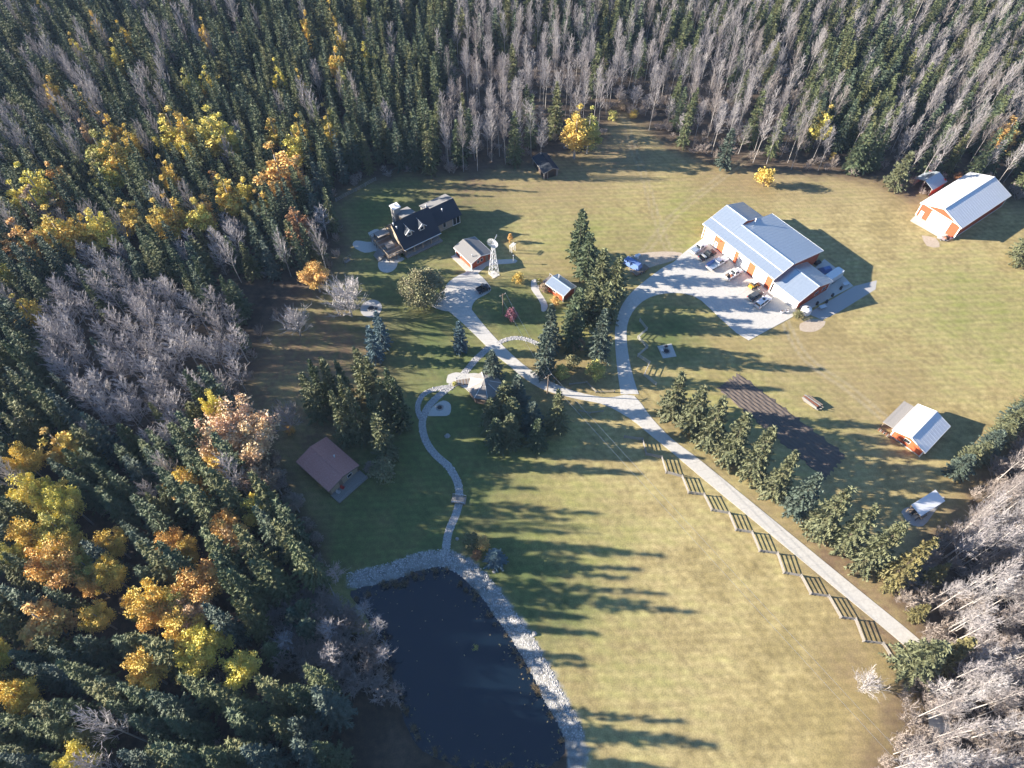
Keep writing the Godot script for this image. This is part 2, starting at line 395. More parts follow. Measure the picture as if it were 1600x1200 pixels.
	# the sheet: fine lines of the grid round the pond, coarse ones elsewhere
	var xs := PackedFloat32Array(); var zs := PackedFloat32Array()
	for a in [-4000.0, -1500.0, -600.0, -300.0]: xs.append(a)
	var q := -232.0
	while q <= 232.0:
		xs.append(q); q += 1.0 if q > -50 and q < 20 else 6.0
	for a in [300.0, 600.0, 1500.0, 4000.0]: xs.append(a)
	for a in [-4000.0, -1500.0, -600.0, -400.0]: zs.append(a)
	q = -312.0
	while q <= 16.0:
		zs.append(q); q += 1.0 if q > -62 and q < 0 else 6.0
	for a in [30.0, 100.0, 400.0, 1500.0, 4000.0]: zs.append(a)
	var v := PackedVector3Array(); var uv := PackedVector2Array(); var uv2 := PackedVector2Array(); var idx := PackedInt32Array(); var nn := PackedVector3Array()
	for z in zs:
		for x in xs:
			v.append(Vector3(x, ground_height(Vector2(x, z)), z))
			uv.append(Vector2(clampf((x - x0) / (w * px), 0.001, 0.999), clampf((z - z0) / (h * px), 0.001, 0.999)))
			uv2.append(Vector2(x, z) / 31.0)
			var e := 0.4
			nn.append(Vector3(ground_height(Vector2(x - e, z)) - ground_height(Vector2(x + e, z)), 2 * e, ground_height(Vector2(x, z - e)) - ground_height(Vector2(x, z + e))).normalized())
	var W := xs.size()
	for j in zs.size() - 1:
		for i in W - 1:
			var a := j * W + i
			idx.append_array([a, a + 1, a + W + 1, a, a + W + 1, a + W])
	var arr := []
	arr.resize(Mesh.ARRAY_MAX)
	arr[Mesh.ARRAY_VERTEX] = v; arr[Mesh.ARRAY_NORMAL] = nn; arr[Mesh.ARRAY_TEX_UV] = uv; arr[Mesh.ARRAY_TEX_UV2] = uv2; arr[Mesh.ARRAY_INDEX] = idx
	var am := ArrayMesh.new()
	am.add_surface_from_arrays(Mesh.PRIMITIVE_TRIANGLES, arr)
	struct("ground", am, gm)

# grain of the grass with the mower's passes: straight lines across, fainter ones aslant; one tile is 31 m
func mown_grain() -> ImageTexture:
	var f := FastNoiseLite.new(); f.seed = 31; f.frequency = 0.16; f.fractal_octaves = 3
	var fine := f.get_seamless_image(512, 512)
	f.seed = 32; f.frequency = 0.018; f.fractal_octaves = 3
	var broad := f.get_seamless_image(512, 512)
	var im := Image.create(512, 512, false, Image.FORMAT_RGB8)
	for j in 512:
		for i in 512:
			var u := i / 512.0; var v := j / 512.0
			var b := broad.get_pixel(i, j).r
			var g := 0.78 + 0.20 * (fine.get_pixel(i, j).r - 0.5) + 0.10 * (b - 0.5)
			g += 0.045 * b * sin(TAU * (21 * v + u) + 3.0 * b) + 0.03 * (1.0 - b) * sin(TAU * (15 * u - 12 * v) + 2.0 * b)
			g = clampf(g + 0.08, 0, 1)
			im.set_pixel(i, j, Color(g, g * 0.995, g * 0.97))
	return ImageTexture.create_from_image(im)

func slabs_between(owner_node: Node3D, l: PackedVector2Array, r: PackedVector2Array, count: int, top: float):
	var a := even(l, count); var b := even(r, count)
	for i in count:
		var mb := MB.new()
		var g := 0.012
		var u0 := (a[i + 1] - a[i]).normalized() * g; var u1 := (b[i + 1] - b[i]).normalized() * g
		mb.slab(pack([a[i] + u0, b[i] + u1, b[i + 1] - u1, a[i + 1] - u0]), 0.0, top + rng.randf() * 0.008)
		put("concrete_slab", mb.mesh(), [M.concrete, M.concrete2, M.concrete][i % 3], owner_node)

func slab_grid(owner_node: Node3D, poly: PackedVector2Array, turn: float, cell: float, top: float):
	var lo := Vector2(1e9, 1e9); var hi := -lo
	for p in poly:
		var q := p.rotated(-turn); lo = lo.min(q); hi = hi.max(q)
	var y := lo.y
	var k := 0
	while y < hi.y:
		var x := lo.x
		while x < hi.x:
			var c := [Vector2(x + 0.012, y + 0.012), Vector2(x + cell - 0.012, y + 0.012), Vector2(x + cell - 0.012, y + cell - 0.012), Vector2(x + 0.012, y + cell - 0.012)]
			for i in 4: c[i] = c[i].rotated(turn)
			for part in Geometry2D.intersect_polygons(poly, pack(c)):
				if part.size() < 3: continue
				var mb := MB.new()
				mb.slab(part, 0.0, top + rng.randf() * 0.008)
				put("concrete_slab", mb.mesh(), [M.concrete, M.concrete2][k % 2], owner_node)
				k += 1
			x += cell
		y += cell

func holder(called: String) -> Node3D:
	var o := Node3D.new()
	o.name = numbered(called); add_child(o)
	o.set_meta("kind", "structure")
	return o

func pad(called: String, poly: PackedVector2Array, mat: Material, top := 0.05):
	var mb := MB.new()
	mb.slab(poly, -0.02, top)
	struct(called, mb.mesh(), mat)

func ring(at: Vector2, rx: float, rz: float, k := 20) -> PackedVector2Array:
	var o := PackedVector2Array()
	for i in k: o.append(at + Vector2(cos(TAU * i / k) * rx, sin(TAU * i / k) * rz))
	return o

func paving():
	var o := holder("driveway")
	slabs_between(o, drive_left, drive_right, 62, 0.06)
	var bed := MB.new()
	var a := even(drive_left, 80); var b := even(drive_right, 80)
	for i in 80: bed.quad(v3(a[i], 0.03), v3(a[i + 1], 0.03), v3(b[i + 1], 0.03), v3(b[i], 0.03))
	put("joint_bed", bed.mesh(), M.joint, o)
	o = holder("shop_driveway")
	slabs_between(o, branch_left, branch_right, 19, 0.061)
	bed = MB.new()
	a = even(branch_left, 40); b = even(branch_right, 40)
	for i in 40: bed.quad(v3(a[i], 0.034), v3(b[i], 0.034), v3(b[i + 1], 0.034), v3(a[i + 1], 0.034))
	put("joint_bed", bed.mesh(), M.joint, o)
	o = holder("shop_apron_pavement")
	slab_grid(o, apron, deg_to_rad(54.8), 5.2, 0.062)
	bed = MB.new(); bed.slab(apron, 0.0, 0.036)
	put("joint_bed", bed.mesh(), M.joint, o)
	o = holder("house_driveway_pad")
	slab_grid(o, house_pad, deg_to_rad(50), 4.6, 0.064)
	bed = MB.new(); bed.slab(house_pad, 0.0, 0.04)
	put("joint_bed", bed.mesh(), M.joint, o)
	pad("gravel_patch", smooth([Vector2(29.96, -135.93), Vector2(34.45, -137.89), Vector2(40.58, -138.63), Vector2(45.86, -138.14), Vector2(44.17, -135.93), Vector2(40.87, -134.23), Vector2(36.41, -132.55), Vector2(33.95, -130.18), Vector2(31.17, -130.89), Vector2(29.96, -135.93)], 2), M.sand, 0.012)
	pad("dirt_patch", smooth([Vector2(71.4, -112.89), Vector2(74.69, -114.57), Vector2(77.97, -113.73), Vector2(76.04, -111.22), Vector2(73.26, -110.19), Vector2(70.89, -110.81), Vector2(71.4, -112.89)], 2), M.sand, 0.014)
	pad("dirt_patch", smooth([Vector2(112.71, -144.95), Vector2(116.21, -143.92), Vector2(115.98, -140.38), Vector2(112.68, -140.88), Vector2(112.71, -144.95)], 2), M.sand, 0.014)
	pad("gravel_strip", pack([Vector2(74.16, -116.28), Vector2(88.64, -125.78), Vector2(95.08, -127.85), Vector2(93.76, -124.65), Vector2(81.98, -116.7), Vector2(77.29, -114.15)]), M.gravel, 0.013)
	pad("shop_side_pavement", pack([Vector2(72.28, -116.49), Vector2(73.68, -116.92), Vector2(88.31, -125.78), Vector2(85.53, -132.55), Vector2(83.48, -135.68), Vector2(74.95, -127.39)]), M.concrete2, 0.05)
	pad("barn_pavement", pack([Vector2(111.58, -151), Vector2(114.58, -153.97), Vector2(121.48, -143.92), Vector2(118.55, -142.65)]), M.concrete, 0.05)
	pad("garden_path", smooth([Vector2(-12.62, -130.42), Vector2(-9.86, -133.75), Vector2(-7.18, -135.68), Vector2(-4.1, -135.44), Vector2(0.86, -135.68), Vector2(0.85, -134.23), Vector2(-3.74, -133.75), Vector2(-6.79, -133.03), Vector2(-8.91, -130.42), Vector2(-12.62, -130.42)], 2), M.concrete2, 0.045)
	pad("shed_path", smooth([Vector2(5, -127.62), Vector2(6.01, -128.32), Vector2(7.16, -127.16), Vector2(6.93, -124.65), Vector2(8.17, -121.73), Vector2(9.07, -118.87), Vector2(8.37, -117.13), Vector2(7.41, -117.13), Vector2(7.3, -119.31), Vector2(6.22, -122.18), Vector2(4.95, -124.65), Vector2(5, -127.62)], 2), M.concrete2, 0.03)
	pad("patio", smooth([Vector2(-39.75, -145.99), Vector2(-37.28, -147.55), Vector2(-34.41, -143.92), Vector2(-30.62, -137.4), Vector2(-28.74, -135.68), Vector2(-31.99, -133.99), Vector2(-34.29, -136.42), Vector2(-36.29, -138.88), Vector2(-39.65, -138.14), Vector2(-43.09, -140.63), Vector2(-42.7, -142.9), Vector2(-38.44, -142.39), Vector2(-39.75, -145.99)], 3), M.concrete2, 0.05)
	pad("patio_circle", ring(Vector2(-33.01, -133.99), 2.6, 3.4), M.concrete, 0.056)
	pad("fire_pit_terrace", ring(Vector2(-35.52, -118), 2.7, 3.0), M.gravel, 0.05)
	pad("gazebo_terrace", smooth([Vector2(-15.01, -97.05), Vector2(-13.24, -97.8), Vector2(-10.82, -97.42), Vector2(-7.81, -97.42), Vector2(-5.95, -94.45), Vector2(-7, -89.4), Vector2(-10.65, -92.99), Vector2(-13.08, -94.45), Vector2(-15.18, -94.82), Vector2(-15.01, -97.05)], 3), M.concrete2, 0.05)
	pad("stone_terrace", smooth([Vector2(-18.98, -85.56), Vector2(-18, -87.99), Vector2(-15.78, -89.76), Vector2(-13.97, -88.69), Vector2(-14.11, -85.91), Vector2(-16.39, -85.56), Vector2(-18.98, -85.56)], 3), M.concrete2, 0.045)
	pad("square_terrace", pack([Vector2(35.14, -105.74), Vector2(38.65, -106.54), Vector2(39.34, -102.59), Vector2(36.05, -102)]), M.concrete2, 0.07)
	pad("shelter_terrace", smooth([Vector2(79.67, -62.06), Vector2(81.05, -63.06), Vector2(84.36, -63.49), Vector2(87.89, -65.24), Vector2(89.75, -65.24), Vector2(86.48, -62.06), Vector2(83.04, -58.96), Vector2(80.38, -59.51), Vector2(79.67, -62.06)], 3), M.gravel, 0.045)
	pad("windmill_base", pack([Vector2(-6.22, -130.18), Vector2(-4.68, -128.55), Vector2(-3.19, -129.72), Vector2(-4.72, -131.36)]), M.concrete, 0.12)
	# vegetable garden: bare soil in long furrows
	var g0: Vector2 = Vector2(47.49, -93.17); var g1: Vector2 = Vector2(53.34, -97.42); var g2: Vector2 = Vector2(72.16, -75.31); var g3: Vector2 = Vector2(65.98, -69.72)
	var mb := MB.new()
	var rows := 36; var cols := 40
	var gp := func(i: int, j: int) -> Vector3:
		var p: Vector2 = g0.lerp(g1, float(i) / rows).lerp(g3.lerp(g2, float(i) / rows), float(j) / cols)
		var hh := 0.03 if i == 0 or i == rows or j == 0 or j == cols else 0.09 + 0.045 * sin(i * 1.55) + 0.05 * sin(i * 12.9 + j * 7.7) * sin(j * 3.1 + i)
		if i == 0 or i == rows or j == 0 or j == cols: p += Vector2(sin(i * 5.3 + j * 2.7), sin(i * 3.1 + j * 4.9)) * 0.45   # ragged border
		return Vector3(p.x, maxf(hh, 0.02), p.y)
	for i in rows:
		for j in cols:
			mb.quad(gp.call(i, j), gp.call(i, j + 1), gp.call(i + 1, j + 1), gp.call(i + 1, j))
	struct("garden_soil", mb.mesh(), M.soil)

func pebble(seed_no: int) -> ArrayMesh:
	var r := RandomNumberGenerator.new(); r.seed = seed_no
	var mb := MB.new()
	var k := 6
	var top := []; var mid := []
	for i in k:
		var a := TAU * i / k
		mid.append(Vector3(cos(a), 0.0, -sin(a)) * r.randf_range(0.75, 1.15))
		top.append(Vector3(cos(a) * 0.6, r.randf_range(0.4, 0.7), -sin(a) * 0.6))
	for i in k:
		var j := (i + 1) % k
		mb.quad(mid[i], mid[j], top[j], top[i])
		mb.tri(top[i], top[j], Vector3(0, 0.72, 0))
	return mb.mesh()

func scatter_many(called: String, mesh: Mesh, mat: Material, spots: Array, tints: Array, parent: Node = null) -> MultiMeshInstance3D:
	var mm := MultiMesh.new()
	mm.transform_format = MultiMesh.TRANSFORM_3D
	mm.use_colors = tints.size() > 0
	mm.mesh = mesh
	mm.instance_count = spots.size()
	for i in spots.size():
		mm.set_instance_transform(i, spots[i])
		if mm.use_colors: mm.set_instance_color(i, tints[i % tints.size()])
	var o := MultiMeshInstance3D.new()
	o.name = numbered(called) if parent == null else called
	o.multimesh = mm
	o.material_override = mat
	o.set_meta("kind", "stuff")
	if parent == null: add_child(o)
	else: parent.add_child(o, true)
	return o

func strip_bed(called: String, line: PackedVector2Array, half: float, y: float, mat: Material):
	var mb := MB.new()
	var p := even(line, line.size() * 2)
	for i in p.size() - 1:
		var s0 := (p[mini(i + 1, p.size() - 1)] - p[maxi(i - 1, 0)]).normalized().orthogonal() * half
		var s1 := (p[mini(i + 2, p.size() - 1)] - p[i]).normalized().orthogonal() * half
		mb.quad(v3(p[i] + s0, y), v3(p[i + 1] + s1, y), v3(p[i + 1] - s1, y), v3(p[i] - s0, y))
	struct(called, mb.mesh(), mat)

func water_and_stones():
	var mb := MB.new()
	mb.slab(Geometry2D.offset_polygon(pond, 0.6)[0], -0.9, -0.8)
	struct("pond_water", mb.mesh(), M.water)
	var mouth := PackedVector2Array()                       # the bed follows the ground down the bank
	for q in creek:
		if ground_height(q) > -0.02: mouth.append(q)
	strip_bed("dry_creek_bed", mouth, 0.8, 0.012, M.gravel)
	strip_bed("dry_creek_loop", creek_loop, 0.6, 0.016, M.gravel)
	strip_bed("dry_creek_end", creek_top, 0.6, 0.012, M.gravel)
	var tints := []
	for i in 9:
		var g := 0.25 + 0.036 * i
		tints.append(Color(g, g * rng.randf_range(0.93, 0.98), g * rng.randf_range(0.86, 0.96)))
	var kinds := [pebble(1), pebble(2), pebble(3)]
	var spots := [[], [], []]
	var lay := func(p: Vector2, lo: float, hi: float):
		var s := rng.randf_range(lo, hi)
		var t := Transform3D(Basis(Vector3.UP, rng.randf() * TAU).scaled(Vector3(s, s * rng.randf_range(0.7, 1.1), s * rng.randf_range(0.8, 1.3))), v3(p, ground_height(p) - 0.02))
		spots[rng.randi() % 3].append(t)
	for part in [[creek, 0.75, 2600], [creek_loop, 0.55, 600], [creek_top, 0.5, 480]]:
		var line: PackedVector2Array = even(part[0], part[2])
		for i in line.size() - 1:
			var s: Vector2 = (line[i + 1] - line[i]).normalized().orthogonal()
			var off := rng.randf_range(-1, 1)
			lay.call(line[i] + s * part[1] * off, 0.09, 0.16 if absf(off) < 0.8 else 0.24)
	# the stony bank between the lawn and the water
	for i in 44000:
		var p := Vector2(rng.randf_range(-38, 14), rng.randf_range(-62, -8))
		if Geometry2D.is_point_in_polygon(p, pond): continue
		var d := near_line(p, pond, true)
		var left := (p.x < -14 and p.y > -46.5) or p.x < -32
		if d > 3.6 or left or d < 0.1 or p.y > -20: continue
		if d < 1.3 and p.x < -4 and p.y < -40 and rng.randf() < 0.6: continue
		lay.call(p, 0.08, 0.17)
	for i in 3: scatter_many("rocks", kinds[i], M.rock, spots[i], tints)
	# rock border along the lawn side
	# leaves drifting along the shore of the pond
	var lf := MB.new()
	lf.quad(Vector3(-0.5, 0, 0.3), Vector3(0.5, 0, 0.3), Vector3(0.5, 0.02, -0.3), Vector3(-0.5, 0, -0.3))
	var ls := []
	for i in 5200:
		var p := Vector2(rng.randf_range(-40, 12), rng.randf_range(-60, -8))
		if not Geometry2D.is_point_in_polygon(p, pond): continue
		var d := near_line(p, pond, true)
		if rng.randf() > 1.1 * exp(-d / 1.3) + 0.03 * float(p.y < -38): continue
		ls.append(Transform3D(Basis(Vector3.UP, rng.randf() * TAU).scaled(Vector3.ONE * rng.randf_range(0.1, 0.35)), v3(p, -0.79)))
	scatter_many("floating_leaves", lf.mesh(), M.rock, ls, [Color(0.20, 0.14, 0.07), Color(0.14, 0.12, 0.05), Color(0.26, 0.2, 0.09)])

func slope(o: Node3D, x0: float, x1: float, zr: float, yr: float, ze: float, ye: float, mat: Material, rib := 0.0, called := "roof_slope"):
	var mb := MB.new()
	var t := 0.14
	var za := zr; var ya := yr; var zb := ze; var yb := ye   # front: eave has the larger z
	if ze < zr:
		za = ze; ya = ye; zb = zr; yb = yr
	mb.hexa([Vector3(x0, yb - t, zb), Vector3(x1, yb - t, zb), Vector3(x1, ya - t, za), Vector3(x0, ya - t, za),
		Vector3(x0, yb, zb), Vector3(x1, yb, zb), Vector3(x1, ya, za), Vector3(x0, ya, za)])
	if rib > 0:
		var n := int((x1 - x0) / rib)
		for i in n + 1:
			var x := lerpf(x0 + 0.05, x1 - 0.05, float(i) / n)
			var w := 0.03; var h := 0.022
			var up := 0.004
			mb.hexa([Vector3(x - w, yb + up, zb), Vector3(x + w, yb + up, zb), Vector3(x + w, ya + up, za), Vector3(x - w, ya + up, za),
				Vector3(x - w * 0.5, yb + h, zb), Vector3(x + w * 0.5, yb + h, zb), Vector3(x + w * 0.5, ya + h, za), Vector3(x - w * 0.5, ya + h, za)])
	put(called, mb.mesh(), mat, o)

func prism_walls(o: Node3D, x0: float, x1: float, zf: float, zb: float, yf: float, yb: float, zr: float, yr: float, mat: Material, called := "wall"):
	var mb := MB.new()                                     # pentagon cross-section pulled along the ridge
	var p := [Vector2(zf, 0), Vector2(zf, yf), Vector2(zr, yr), Vector2(zb, yb), Vector2(zb, 0)]
	for i in 5:
		var a: Vector2 = p[i]; var b: Vector2 = p[(i + 1) % 5]
		mb.quad(Vector3(x0, a.y, a.x), Vector3(x1, a.y, a.x), Vector3(x1, b.y, b.x), Vector3(x0, b.y, b.x))
	for k in 2:
		var x: float = [x0, x1][k]
		for i in range(1, 4):
			var q := [Vector3(x, p[0].y, p[0].x), Vector3(x, p[i].y, p[i].x), Vector3(x, p[i + 1].y, p[i + 1].x)]
			if k == 1: mb.tri(q[0], q[2], q[1])
			else: mb.tri(q[0], q[1], q[2])
	put(called, mb.mesh(), mat, o)

func boxpart(o: Node3D, called: String, lo: Vector3, hi: Vector3, mat: Material) -> MeshInstance3D:
	var mb := MB.new(); mb.box(lo, hi)
	return put(called, mb.mesh(), mat, o)

# a gable-roofed building: ridge along x from 0 to L, front eave at z = +df, back eave at z = -db
func gable(o: Node3D, L: float, df: float, db: float, he: float, hr: float, hb: float, ov: float, roof: Material, wall: Material, rib := 0.0, trim: Material = null, x0 := 0.0, zr := 0.0):
	var yf := he + (hr - he) * ov / df - 0.16
	var yb := hb + (hr - hb) * ov / db - 0.16
	prism_walls(o, x0 + ov, x0 + L - ov, zr + df - ov, zr - db + ov, yf, yb, zr, hr - 0.16, wall)
	slope(o, x0, x0 + L, zr, hr, zr + df, he, roof, rib)
	slope(o, x0, x0 + L, zr - 0.004, hr, zr - db, hb, roof, rib)
	var mb := MB.new()
	mb.bar(Vector3(x0, hr + 0.0, zr), Vector3(x0 + L, hr + 0.0, zr), 0.16, 0.16, 4)
	put("ridge_cap", mb.mesh(), roof, o)
	if trim:
		for k in 2:
			var x: float = [x0 - 0.05, x0 + L][k]
			mb = MB.new()
			mb.hexa([Vector3(x, he - 0.26, zr + df), Vector3(x + 0.05, he - 0.26, zr + df), Vector3(x + 0.05, hr - 0.26, zr), Vector3(x, hr - 0.26, zr),
				Vector3(x, he + 0.02, zr + df), Vector3(x + 0.05, he + 0.02, zr + df), Vector3(x + 0.05, hr + 0.02, zr), Vector3(x, hr + 0.02, zr)])
			mb.hexa([Vector3(x, hr - 0.26, zr), Vector3(x + 0.05, hr - 0.26, zr), Vector3(x + 0.05, hb - 0.26, zr - db), Vector3(x, hb - 0.26, zr - db),
				Vector3(x, hr + 0.02, zr), Vector3(x + 0.05, hr + 0.02, zr), Vector3(x + 0.05, hb + 0.02, zr - db), Vector3(x, hb + 0.02, zr - db)])
			put("gable_trim", mb.mesh(), trim, o)
		boxpart(o, "eave_trim", Vector3(x0, he - 0.22, zr + df), Vector3(x0 + L, he + 0.0, zr + df + 0.05), trim)
		boxpart(o, "eave_trim", Vector3(x0, hb - 0.22, zr - db - 0.05), Vector3(x0 + L, hb + 0.0, zr - db), trim)
		for x in [x0 + ov, x0 + L - ov]:                   # corner boards
			for q in [[zr + df - ov, yf], [zr - db + ov, yb]]:
				boxpart(o, "corner_board", Vector3(x - 0.14, 0.0, q[0] - 0.14), Vector3(x + 0.14, q[1] - 0.05, q[0] + 0.14), trim)

# an overhead door in a wall at z: frame, four panels with seams
func big_door(o: Node3D, x0: float, x1: float, y1: float, z: float, called := "overhead_door"):
	var d := put(called, _box_mesh(Vector3(x0, 0.02, z), Vector3(x1, y1, z + 0.04)), M.trim, o)
	var n := 5
	for i in n:
		var a := 0.06 + (y1 - 0.14) * i / n; var b := 0.06 + (y1 - 0.14) * (i + 1) / n - 0.035
		put("door_panel", _box_mesh(Vector3(x0 + 0.1, a, z + 0.03), Vector3(x1 - 0.1, b, z + 0.075)), M.door_white, d)

func _box_mesh(lo: Vector3, hi: Vector3) -> ArrayMesh:
	var mb := MB.new(); mb.box(lo, hi)
	return mb.mesh()

func window_on(o: Node3D, x0: float, x1: float, y0: float, y1: float, z: float, out := 1.0):
	var w := put("window", _box_mesh(Vector3(x0, y0, minf(z, z + 0.05 * out)), Vector3(x1, y1, maxf(z, z + 0.05 * out))), M.trim, o)
	put("pane", _box_mesh(Vector3(x0 + 0.1, y0 + 0.1, minf(z + 0.04 * out, z + 0.07 * out)), Vector3(x1 - 0.1, y1 - 0.1, maxf(z + 0.04 * out, z + 0.07 * out))), M.window, w)

func side_window(o: Node3D, z0: float, z1: float, y0: float, y1: float, x: float, out := 1.0):
	var w := put("window", _box_mesh(Vector3(minf(x, x + 0.05 * out), y0, z0), Vector3(maxf(x, x + 0.05 * out), y1, z1)), M.trim, o)
	put("pane", _box_mesh(Vector3(minf(x + 0.04 * out, x + 0.07 * out), y0 + 0.1, z0 + 0.1), Vector3(maxf(x + 0.04 * out, x + 0.07 * out), y1 - 0.1, z1 - 0.1)), M.window, w)

func buildings():
	log_house(); shop(); far_barn(); small_ones(); gazebo()

func log_house():
	var o := thing("log_house", "long log house with steep navy shingle roof, two small dormers and stone chimney", "house", Vector3(-31.8, 0, -140.5), deg_to_rad(36))
	# main part: steep roof, porch under the front eave
	var L := 11.6; var df := 5.6; var he := 2.85; var hr := 8.05
	prism_walls(o, 0.5, L - 0.1, 3.6, -5.0, 4.5, 3.3, 0, hr - 0.2, M.log)
	slope(o, 0, L, 0, hr, df, he, M.shingle); slope(o, 0, L, -0.004, hr, -5.6, he, M.shingle)
	boxpart(o, "eave_gutter", Vector3(0, he - 0.14, df), Vector3(L, he + 0.02, df + 0.14), M.trim)
	var mb := MB.new()
	mb.hexa([Vector3(-0.06, he - 0.2, df), Vector3(0, he - 0.2, df), Vector3(0, hr - 0.2, 0), Vector3(-0.06, hr - 0.2, 0), Vector3(-0.06, he + 0.02, df), Vector3(0, he + 0.02, df), Vector3(0, hr + 0.02, 0), Vector3(-0.06, hr + 0.02, 0)])
	put("gable_trim", mb.mesh(), M.wood, o)
	boxpart(o, "porch_floor", Vector3(0.3, 0.1, 3.6), Vector3(L, 0.45, df + 0.5), M.grey_wood)
	for i in 5: boxpart(o, "porch_post", Vector3(0.5 + i * 2.6, 0.45, df - 0.35), Vector3(0.7 + i * 2.6, he - 0.1, df - 0.15), M.log)
	for k in 2:
		mb = MB.new()
		for i in 4:
			mb.box(Vector3(0.7 + i * 2.6, 0.75 + k * 0.5, df - 0.29), Vector3(3.1 + i * 2.6, 0.83 + k * 0.5, df - 0.21))
		put("porch_rail", mb.mesh(), M.log, o)
	for x in [2.0, 7.4]: window_on(o, x, x + 1.6, 1.0, 2.3, 3.6)
	boxpart(o, "door", Vector3(5.0, 0.45, 3.6), Vector3(6.0, 2.5, 3.66), M.wood)
	# two dormers on the front slope
	for xc in [3.2, 7.1]:
		var zf := 3.55
		var w := 1.05
		var y0 := hr + (he - hr) * zf / df
		mb = MB.new()
		mb.box(Vector3(xc - w + 0.18, y0 - 0.1, 1.4), Vector3(xc + w - 0.18, y0 + 1.25, zf))
		var dm := put("dormer", mb.mesh(), M.log, o)
		for s in [-1, 1]:
			mb = MB.new()
			var yr := y0 + 2.35; var ye := y0 + 1.15
			var zi := df * (hr - yr) / (hr - he); var ze := df * (hr - ye) / (hr - he)
			var a := Vector3(xc, yr, zf + 0.35); var b := Vector3(xc + s * (w + 0.25), ye, zf + 0.35)
			var c := Vector3(xc + s * (w + 0.25), ye, ze - 0.1); var d := Vector3(xc, yr, zi - 0.1)
			var t := Vector3(0, -0.12, 0)
			if s > 0: mb.quad(a, b, c, d)
			else: mb.quad(b, a, d, c)
			mb.quad(a + t, b + t, b, a); mb.quad(b + t, c + t, c, b)
			put("dormer_roof", mb.mesh(), M.shingle, dm)
			mb = MB.new()
			mb.bar(a + Vector3(0, 0, 0.05), b + Vector3(0, 0, 0.05), 0.09, 0.09)
			put("dormer_trim", mb.mesh(), M.trim, dm)
			mb = MB.new()
			mb.bar(a.lerp(b, 0.02) + Vector3(0, 0.05, 0), d + Vector3(0, 0.06, 0), 0.05, 0.05)
			put("dormer_flashing", mb.mesh(), M.steel, dm)
		mb = MB.new()
		mb.tri(Vector3(xc - w + 0.18, y0 + 1.25, zf), Vector3(xc + w - 0.18, y0 + 1.25, zf), Vector3(xc, y0 + 2.2, zf))
		put("dormer_gable", mb.mesh(), M.trim, dm)
		var wd := put("window", _box_mesh(Vector3(xc - 0.62, y0 + 0.1, zf), Vector3(xc + 0.62, y0 + 1.3, zf + 0.07)), M.trim, dm)
		put("pane", _box_mesh(Vector3(xc - 0.42, y0 + 0.28, zf + 0.06), Vector3(xc + 0.42, y0 + 1.12, zf + 0.09)), M.window, dm)
	# shed roofs on the north side, catching the sun
	for q in [[3.9, 7.6, hr - 0.15]]:
		mb = MB.new(); mb.box(Vector3(q[0], 3.0, -4.4), Vector3(q[1], 6.6, -1.0))
		put("rear_dormer", mb.mesh(), M.log, o)
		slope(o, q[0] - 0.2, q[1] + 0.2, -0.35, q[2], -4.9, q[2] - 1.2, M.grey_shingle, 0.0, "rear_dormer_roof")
	# lower east part
	var x1 := L; var L2 := 8.6; var zr := -1.3; var hr2 := 6.0; var he2 := 3.0
	prism_walls(o, x1, x1 + L2 - 0.5, zr + 3.5, zr - 3.4, he2 + 0.25, he2 + 1.6, zr, hr2 - 0.18, M.chink, "east_wall")
	slope(o, x1, x1 + L2, zr, hr2, zr + 4.1, he2, M.shingle)
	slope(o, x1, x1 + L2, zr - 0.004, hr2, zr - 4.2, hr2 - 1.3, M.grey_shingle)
	for i in 7:                                            # squared logs with pale chinking between
		var y := 0.2 + i * 0.42
		boxpart(o, "wall_log", Vector3(x1 + 0.1, y, zr + 3.5), Vector3(x1 + L2 - 2.8, y + 0.3, zr + 3.56), M.log)
	window_on(o, x1 + 2.6, x1 + 3.6, 0.9, 2.5, zr + 3.56)
	boxpart(o, "screen_porch", Vector3(x1 + 5.7, 0.3, zr + 3.5), Vector3(x1 + 7.95, 2.9, zr + 3.7), M.window)
	for x in [5.65, 6.8, 7.95]: boxpart(o, "porch_frame", Vector3(x1 + x, 0.1, zr + 3.68), Vector3(x1 + x + 0.14, 3.0, zr + 3.78), M.trim)
	for y in [0.15, 2.8]: boxpart(o, "porch_frame", Vector3(x1 + 5.65, y, zr + 3.69), Vector3(x1 + 8.05, y + 0.16, zr + 3.8), M.trim)
	# chimney of field stone on the north-west side
	var ch := put("chimney", _box_mesh(Vector3(3.0, 0, -5.2), Vector3(4.9, 8.9, -3.3)), M.stone, o)
	put("chimney_cap", _box_mesh(Vector3(2.8, 8.9, -5.4), Vector3(5.1, 9.15, -3.1)), M.trim, ch)
	mb = MB.new(); mb.lathe(Vector3(3.95, 9.15, -4.25), [Vector2(0.25, 0), Vector2(0.25, 0.5), Vector2(0, 0.52)], 10)
	put("flue", mb.mesh(), M.steel, ch)
	for p in [Vector3(L + 3.9, 5.0, zr + 1.6), Vector3(0.55, 7.7, 0.4), Vector3(0.95, 6.9, 1.25), Vector3(L - 0.6, 8.1, -0.2)]:
		mb = MB.new(); mb.lathe(p + Vector3(0, -0.6, 0), [Vector2(0.14, 0), Vector2(0.14, 1.15), Vector2(0.24, 1.16), Vector2(0.0, 1.35)], 10)
		put("vent_pipe", mb.mesh(), M.trim, o)
	# raised deck with railings and stairs round the west end
	var dk := put("deck", _box_mesh(Vector3(-4.3, 1.5, -5.2), Vector3(0.4, 1.7, 4.8)), M.wood, o)
	for i in 18:
		put("plank", _box_mesh(Vector3(-4.35, 1.702, -5.2 + i * 0.555), Vector3(0.4, 1.74, -4.68 + i * 0.555)), [M.wood, M.grey_wood, M.wood][i % 3], dk)
